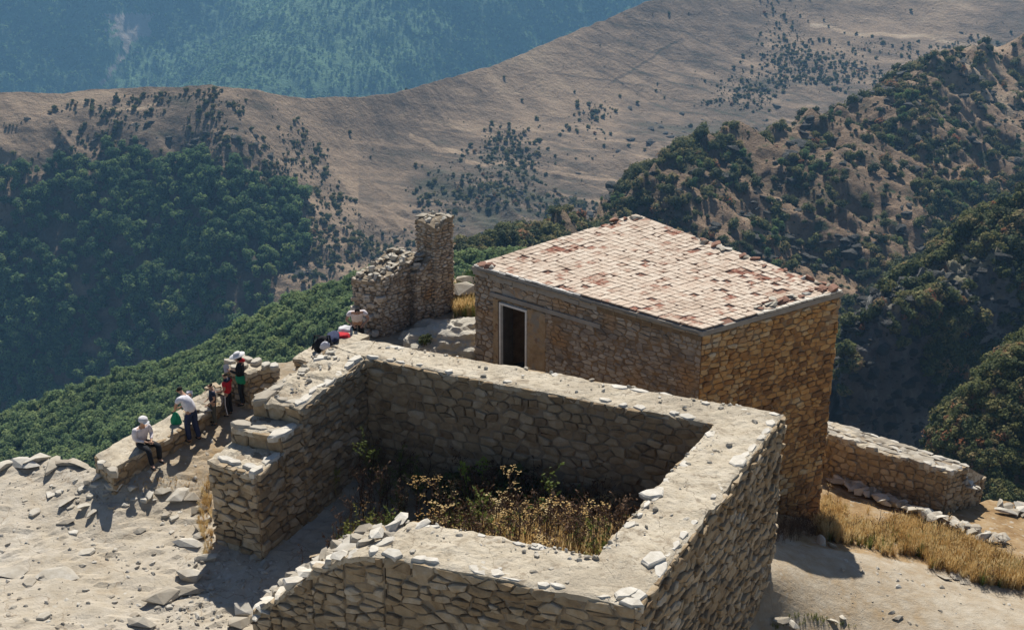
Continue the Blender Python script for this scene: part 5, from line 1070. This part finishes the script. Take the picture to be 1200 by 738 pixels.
def person(px, py, z, face, h, label, over, shirt, trousers, hat=None, sleeves='long', hairlen=0, extra=None, seat=None):
    """face = heading in degrees (0 looks along +x); over = joint positions that differ from standing, for a 1.7 m body."""
    J = dict(pelvis=(0, 0, .93), spine=(0, .01, 1.1), chest=(0, 0, 1.28), neck=(0, 0, 1.44), jaw=(0, .015, 1.52), head=(0, .02, 1.59), crown=(0, .01, 1.66), nose=(0, .115, 1.575))
    for s, k in ((-1, 'l'), (1, 'r')):
        J.update({'sh' + k: (s * .17, 0, 1.39), 'el' + k: (s * .23, -.03, 1.12), 'wr' + k: (s * .24, .06, .88), 'hip' + k: (s * .09, 0, .88), 'kn' + k: (s * .1, .02, .49), 'an' + k: (s * .1, -.02, .09), 'to' + k: (s * .12, .14, .035)})
    J.update(over); E = [('pelvis', 'spine'), ('spine', 'chest'), ('chest', 'neck'), ('neck', 'jaw'), ('jaw', 'head'), ('head', 'crown'), ('head', 'nose')]
    rad = dict(pelvis=(.14, .1), spine=(.125, .09), chest=(.15, .1), neck=.05, jaw=.06, head=.085, crown=.06, nose=.014)
    for k in 'lr':
        E += [('chest', 'sh' + k), ('sh' + k, 'el' + k), ('el' + k, 'wr' + k), ('pelvis', 'hip' + k), ('hip' + k, 'kn' + k), ('kn' + k, 'an' + k), ('an' + k, 'to' + k)]
        rad.update({'sh' + k: .055, 'el' + k: .038, 'wr' + k: .026, 'hip' + k: .085, 'kn' + k: .055, 'an' + k: .036, 'to' + k: .032})
        w_ = Vector(J['wr' + k]); d = (w_ - Vector(J['el' + k])).normalized(); sd_ = d.cross(Vector((0, 1, .2))).normalized(); up = sd_.cross(d)
        J['pm' + k] = tuple(w_ + d * .06); E.append(('wr' + k, 'pm' + k)); rad['pm' + k] = (.032, .018)
        for fi, (o_, ln) in enumerate(((-.028, .07), (-.009, .085), (.01, .08), (.027, .062))):
            b = w_ + d * .075 + sd_ * o_; J['f%d%s' % (fi, k)] = tuple(b + d * ln * .5 + up * .008); J['g%d%s' % (fi, k)] = tuple(b + d * ln * .85 + up * .03)
            E += [('pm' + k, 'f%d%s' % (fi, k)), ('f%d%s' % (fi, k), 'g%d%s' % (fi, k))]; rad['f%d%s' % (fi, k)] = .0095; rad['g%d%s' % (fi, k)] = .008
        J['th' + k] = tuple(w_ + d * .06 - sd_ * .045 + up * .02); J['tp' + k] = tuple(w_ + d * .09 - sd_ * .055 + up * .035); E += [('pm' + k, 'th' + k), ('th' + k, 'tp' + k)]; rad['th' + k] = .011; rad['tp' + k] = .009
    sc = h / 1.7; root = empty('person', un(px, py, z), label, 'person'); root.rotation_euler = (0, 0, R(face - 90)); root.scale = (sc * 1.2, sc * 1.2, sc)
    skin_mesh('body', J, E, rad, M['skin'], root)
    def lp(a, b, t): return tuple(Vector(J[a]).lerp(Vector(J[b]), t))
    S = dict(pelvis=lp('pelvis', 'spine', -.45), spine=J['spine'], chest=J['chest'], collar=lp('chest', 'neck', .7)); SE = [('pelvis', 'spine'), ('spine', 'chest'), ('chest', 'collar')]
    sr_ = dict(pelvis=(.18, .145), spine=(.18, .15), chest=(.2, .16), collar=(.09, .08))
    for k in 'lr':
        S['sh' + k] = J['sh' + k]; S['m' + k] = lp('sh' + k, 'el' + k, .6); SE += [('chest', 'sh' + k), ('sh' + k, 'm' + k)]; sr_['sh' + k] = .085; sr_['m' + k] = .07
        if sleeves == 'long': S['el' + k] = J['el' + k]; S['c' + k] = lp('el' + k, 'wr' + k, .9); SE += [('m' + k, 'el' + k), ('el' + k, 'c' + k)]; sr_['el' + k] = .052; sr_['c' + k] = .036
    skin_mesh('shirt', S, SE, sr_, shirt, root)
    Tt = dict(waist=lp('pelvis', 'spine', .45), pelvis=J['pelvis']); TE = [('waist', 'pelvis')]; tr_ = dict(waist=(.15, .115), pelvis=(.155, .12))
    for k in 'lr': Tt.update({'hip' + k: J['hip' + k], 'kn' + k: J['kn' + k], 'an' + k: J['an' + k]}); TE += [('pelvis', 'hip' + k), ('hip' + k, 'kn' + k), ('kn' + k, 'an' + k)]; tr_.update({'hip' + k: .1, 'kn' + k: .072, 'an' + k: .056})
    skin_mesh('trousers', Tt, TE, tr_, trousers, root)
    for k in 'lr':
        skin_mesh('shoe', dict(a=tuple(Vector(J['an' + k]) + Vector((0, -.02, -.04))), b=lp('an' + k, 'to' + k, .6), c=J['to' + k]), [('a', 'b'), ('b', 'c')], dict(a=.045, b=.043, c=.036), M['shoe'], root)
    hc = Vector(J['head']); ax = (Vector(J['crown']) - Vector(J['jaw'])).normalized(); fw = (Vector(J['nose']) - hc).normalized()
    skin_mesh('hair', dict(a=tuple(hc + ax * .055 + fw * .01), b=tuple(hc + ax * .02 - fw * .03), c=tuple(hc - ax * (.03 + hairlen) - fw * .045)), [('a', 'b'), ('b', 'c')], dict(a=.075, b=.088, c=.06), M['hair'], root)
    sdv = fw.cross(ax).normalized()
    for s in (-1, 1):
        e = MB(); p_ = hc + fw * .083 + sdv * s * .032 + ax * .01; e.tube([p_ - fw * .006, p_ + fw * .004], .011, 6); eo = e.build('eye', M['hair'], None, (0, 0, 0)); eo.parent = root
    if hat:
        hm, brim, kind = hat; mb = MB(); n = 18; v = []; c0 = hc + ax * .045
        prof = [(brim, .0), (brim * .99, .012), (.1, .03), (.097, .08), (.07, .112), (.0, .12)] if kind == 'sun' else [(.106, -.01), (.108, .02), (.1, .07), (.07, .1), (0, .112)]
        for r_, zz in prof:
            for q in range(n): a = 2 * math.pi * q / n; v.append(c0 + ax * zz + (fw * math.cos(a) + sdv * math.sin(a)) * r_)
        fs = [(i * n + q, i * n + (q + 1) % n, (i + 1) * n + (q + 1) % n, (i + 1) * n + q) for i in range(len(prof) - 1) for q in range(n)]; fs.append(tuple(range(n))[::-1]); mb.add(v, fs)
        ho = mb.build('hat', hm, None, (0, 0, 0), smooth=True); ho.parent = root
        if kind == 'cap':
            pk = MB(); vv = [c0 + fw * (.09 + .08 * math.cos(a)) + sdv * .085 * math.sin(a) + ax * (.0 + dz - .02 * math.cos(a)) for dz in (0, .012) for a in np.linspace(-1.5, 1.5, 9)]
            pk.add(vv, [tuple(range(9))[::-1], tuple(range(9, 18))] + [(i, i + 1, i + 10, i + 9) for i in range(8)] + [(8, 0, 9, 17)]); po = pk.build('peak', hm, None, (0, 0, 0)); po.parent = ho
    return root, J
white = cloth('white_cotton', (.74, .73, .78)); cream = cloth('pinkish_cotton', (.76, .69, .7)); navy = cloth('navy_denim', (.025, .035, .085)); black = cloth('black_cloth', (.016, .016, .02)); redc = cloth('red_cloth', (.5, .02, .03)); green = cloth('green_cloth', (.02, .25, .13)); dk = cloth('dark_blue_tee', (.02, .026, .05)); greyc = cloth('grey_green_trousers', (.09, .09, .075)); hatw = cloth('hat_cotton', (.68, .66, .66))
# man sitting on the parapet
sit = dict(pelvis=(0, -.05, .1), spine=(0, -.03, .28), chest=(0, .03, .46), neck=(0, .07, .62), jaw=(0, .11, .69), head=(0, .13, .76), crown=(0, .12, .83), nose=(0, .225, .74),
   shl=(-.17, .03, .57), shr=(.17, .03, .57), ell=(-.23, .06, .3), elr=(.23, .06, .3), wrl=(-.08, .24, .22), wrr=(.07, .25, .23), hipl=(-.1, -.02, .08), hipr=(.1, -.02, .08), knl=(-.13, .42, .1), knr=(.16, .44, .12), anl=(-.14, .4, -.34), anr=(.2, .58, -.3), tol=(-.15, .56, -.4), tor=(.24, .74, -.36))
person(167, 522, .42, -38, 1.68, 'man in a white cap and pale shirt with black trousers sitting on the parapet', sit, cream, black, (hatw, .1, 'cap'))
# bent man seen from behind
bend = dict(pelvis=(0, -.03, .93), spine=(0, .01, 1.09), chest=(0, .08, 1.25), neck=(0, .17, 1.38), jaw=(0, .23, 1.43), head=(0, .27, 1.47), crown=(0, .29, 1.54), nose=(0, .355, 1.41), shl=(-.17, .12, 1.34), shr=(.17, .12, 1.34), ell=(-.22, .22, 1.08), elr=(.22, .2, 1.08), wrl=(-.1, .36, .9), wrr=(.12, .36, .9),
   hipl=(-.09, -.02, .88), hipr=(.09, -.02, .88), knl=(-.1, .03, .48), knr=(.11, -.01, .48), anl=(-.1, -.01, .09), anr=(.12, -.1, .09), tol=(-.11, .14, .035), tor=(.15, .05, .035))
pm, Jm = person(226, 517, -.02, 150, 1.72, 'man in a white shirt and navy jeans bending over the parapet', bend, white, navy, sleeves='short')
def hold(parent_root, J, key, name, label, cat, m, build):
    mt_ = parent_root.matrix_world if False else Matrix.Translation(parent_root.location) @ parent_root.rotation_euler.to_matrix().to_4x4() @ Matrix.Diagonal((*parent_root.scale, 1))
    p_ = mt_ @ Vector(J[key]); mb = MB(); build(mb, p_); return tag(mb.build(name, m, None, tuple(p_), smooth=False), label, cat)
def bagf(w_, d_, h_, drop=.06):
    def f(mb, p_):
        n = 10; v = []; prof = [(0.0, .0), (.75, .04), (1, .3), (.95, .62), (.55, .88), (.3, 1.0)]
        for r_, zz in prof:
            for q in range(n): a = 2 * math.pi * q / n; k = 1 + .14 * math.sin(q * 2.7 + zz * 6); v.append((p_[0] + math.cos(a) * w_ / 2 * r_ * k, p_[1] + math.sin(a) * d_ / 2 * r_ * k, p_[2] - drop - h_ + zz * h_))
        mb.add(v, [(i * n + q, i * n + (q + 1) % n, (i + 1) * n + (q + 1) % n, (i + 1) * n + q) for i in range(len(prof) - 1) for q in range(n)] + [tuple(range(n))[::-1], tuple(range((len(prof) - 1) * n, len(prof) * n))])
        mb.tube([(p_[0] - .03, p_[1], p_[2] - drop - .02), (p_[0], p_[1], p_[2] + .01), (p_[0] + .03, p_[1], p_[2] - drop - .02)], .007, 4)
    return f
hold(pm, Jm, 'pml', 'bag', 'green cloth bag hanging from the hands of the bent man', 'bag', green, bagf(.3, .2, .42))
# two boys
look = dict(head=(0, .05, 1.58), jaw=(0, .04, 1.51), nose=(0, .14, 1.55), crown=(0, .05, 1.65))
person(252, 497, .02, 200, 1.3, 'boy in a dark blue T-shirt with grey trousers standing by the bent man', dict(look, wrl=(-.2, .16, .95), wrr=(.18, .14, .95)), dk, greyc, sleeves='short')
pr, Jr = person(269, 487, .1, 165, 1.36, 'boy in a red shirt and black trousers seen from behind', dict(look, wrl=(-.2, .2, 1.02), wrr=(.24, .1, .92)), redc, black, sleeves='short')
yk = skin_mesh('yoke', dict(a=(-.17, -.02, 1.4), b=(0, -.01, 1.42), c=(.17, -.02, 1.4)), [('a', 'b'), ('b', 'c')], dict(a=(.08, .075), b=(.1, .09), c=(.08, .075)), dk, pr)
for s in (-1, 1): sm = MB(); sm.tube([(s * .175, 0, .86), (s * .165, .02, .5), (s * .15, -.02, .12)], .016, 5); sj = sm.build('side_stripe', white, None, (0, 0, 0)); sj.parent = pr
# woman in a sun hat
pw, Jw = person(285, 474, .2, 185, 1.62, 'woman in a white sun hat and black clothes with a green wrap at her waist', dict(look, ell=(-.22, .06, 1.14), elr=(.22, .02, 1.13), wrl=(-.12, .26, 1.22), wrr=(.25, .1, .9)), black, black, (hatw, .21, 'sun'), hairlen=.12)
skin_mesh('waist_wrap', dict(a=(0, 0, 1.08), b=(0, 0, .9), c=(.0, -.02, .66)), [('a', 'b'), ('b', 'c')], dict(a=(.17, .14), b=(.2, .165), c=(.19, .15)), green, pw)
sf_ = skin_mesh('red_scarf', dict(a=(-.05, .02, 1.47), b=(.07, -.06, 1.46), c=(.12, -.1, 1.36)), [('a', 'b'), ('b', 'c')], dict(a=.06, b=.07, c=.05), redc, pw); sf_.name = 'scarf'
hold(pw, Jw, 'pmr', 'plastic_bag', 'white plastic bag hanging from the hand of the woman in the sun hat', 'bag', hatw, bagf(.2, .12, .36))
def paper(mb, p_): mb.box((p_[0] - .02, p_[1], p_[2] + .03), (.16, .012, .22), rz=.5, rx=-.5)
hold(pw, Jw, 'pml', 'paper', 'white sheet held up by the woman in the sun hat', 'paper', hatw, paper)
# man by the tower stump
stoop = dict(pelvis=(0, -.05, .92), spine=(0, .02, 1.08), chest=(0, .12, 1.24), neck=(0, .22, 1.36), jaw=(0, .29, 1.39), head=(0, .34, 1.42), crown=(0, .37, 1.49), nose=(0, .42, 1.34), shl=(-.18, .14, 1.33), shr=(.18, .14, 1.33), ell=(-.3, .2, 1.1), elr=(.3, .2, 1.1), wrl=(-.14, .36, .98), wrr=(.14, .36, .98))
person(420, 408, .15, -80, 1.7, 'man with black hair in a pinkish white T-shirt looking down beside the tower stump', stoop, cream, black, sleeves='short')
# things left on the parapet slab
bp_ = un(379, 410, 1.15); bk_ = empty('backpack', bp_, 'black and white backpack lying on the parapet slab', 'backpack')
mb = MB(); bagf(.62, .4, .5)(mb, (bp_[0], bp_[1], bp_[2] + .5)); o = mb.build('pack_body', black, bk_, smooth=True)
mb = MB(); bagf(.34, .2, .26)(mb, (bp_[0] + .1, bp_[1] - .22, bp_[2] + .42)); mb.build('front_pocket', white, bk_, smooth=True)
mb = MB()
for s in (-1, 1): mb.tube([(bp_[0] + s * .12, bp_[1] + .1, bp_[2] + .42), (bp_[0] + s * .22, bp_[1] - .1, bp_[2] + .5), (bp_[0] + s * .3, bp_[1] - .28, bp_[2] + .12)], .03, 5)
mb.build('strap', black, bk_)
jp = un(389, 397, 1.1)
def heap(name, c, size, m, label, cat, seed):
    bm = bmesh.new(); bmesh.ops.create_icosphere(bm, subdivisions=3, radius=1); v = []
    for q in bm.verts: n_ = 1 + .28 * mn.fractal(q.co * 1.8 + Vector((seed, 0, 0)), 1, 2, 3); v.append((c[0] + q.co.x * size[0] * n_, c[1] + q.co.y * size[1] * n_, c[2] + max(-.05, q.co.z * size[2] * n_ + size[2] * .4)))
    o = mesh_obj(name, v, [tuple(x.index for x in f.verts) for f in bm.faces], m, None, c, smooth=True); bm.free(); return tag(o, label, cat)
heap('jacket', un(390, 397, 1.1), (.2, .4, .13), navy, 'dark blue jacket dropped between the backpack and the red bag', 'jacket', 1)
heap('red_bag', un(401, 396, 1.0), (.26, .22, .12), redc, 'red bag lying on the parapet near the man at the tower stump', 'bag', 2)
heap('white_bag', un(404, 389, 1.0), (.24, .22, .14), hatw, 'crumpled white bag behind the red one on the parapet', 'bag', 3)
bo = un(412, 393, 1.0); bt = empty('bottle', bo, 'bluish plastic bottle standing beside the red bag', 'bottle'); mb = MB(); mb.tube([bo, bo + np.array([0, 0, .2]), bo + np.array([0, 0, .27]), bo + np.array([0, 0, .3])], [.045, .045, .02, .018], 8); mb.build('flask', cloth('bottle_plastic', (.2, .33, .4)), bt); mb = MB(); mb.tube([bo + np.array([0, 0, .3]), bo + np.array([0, 0, .33])], .02, 8); mb.build('cap', white, bt)
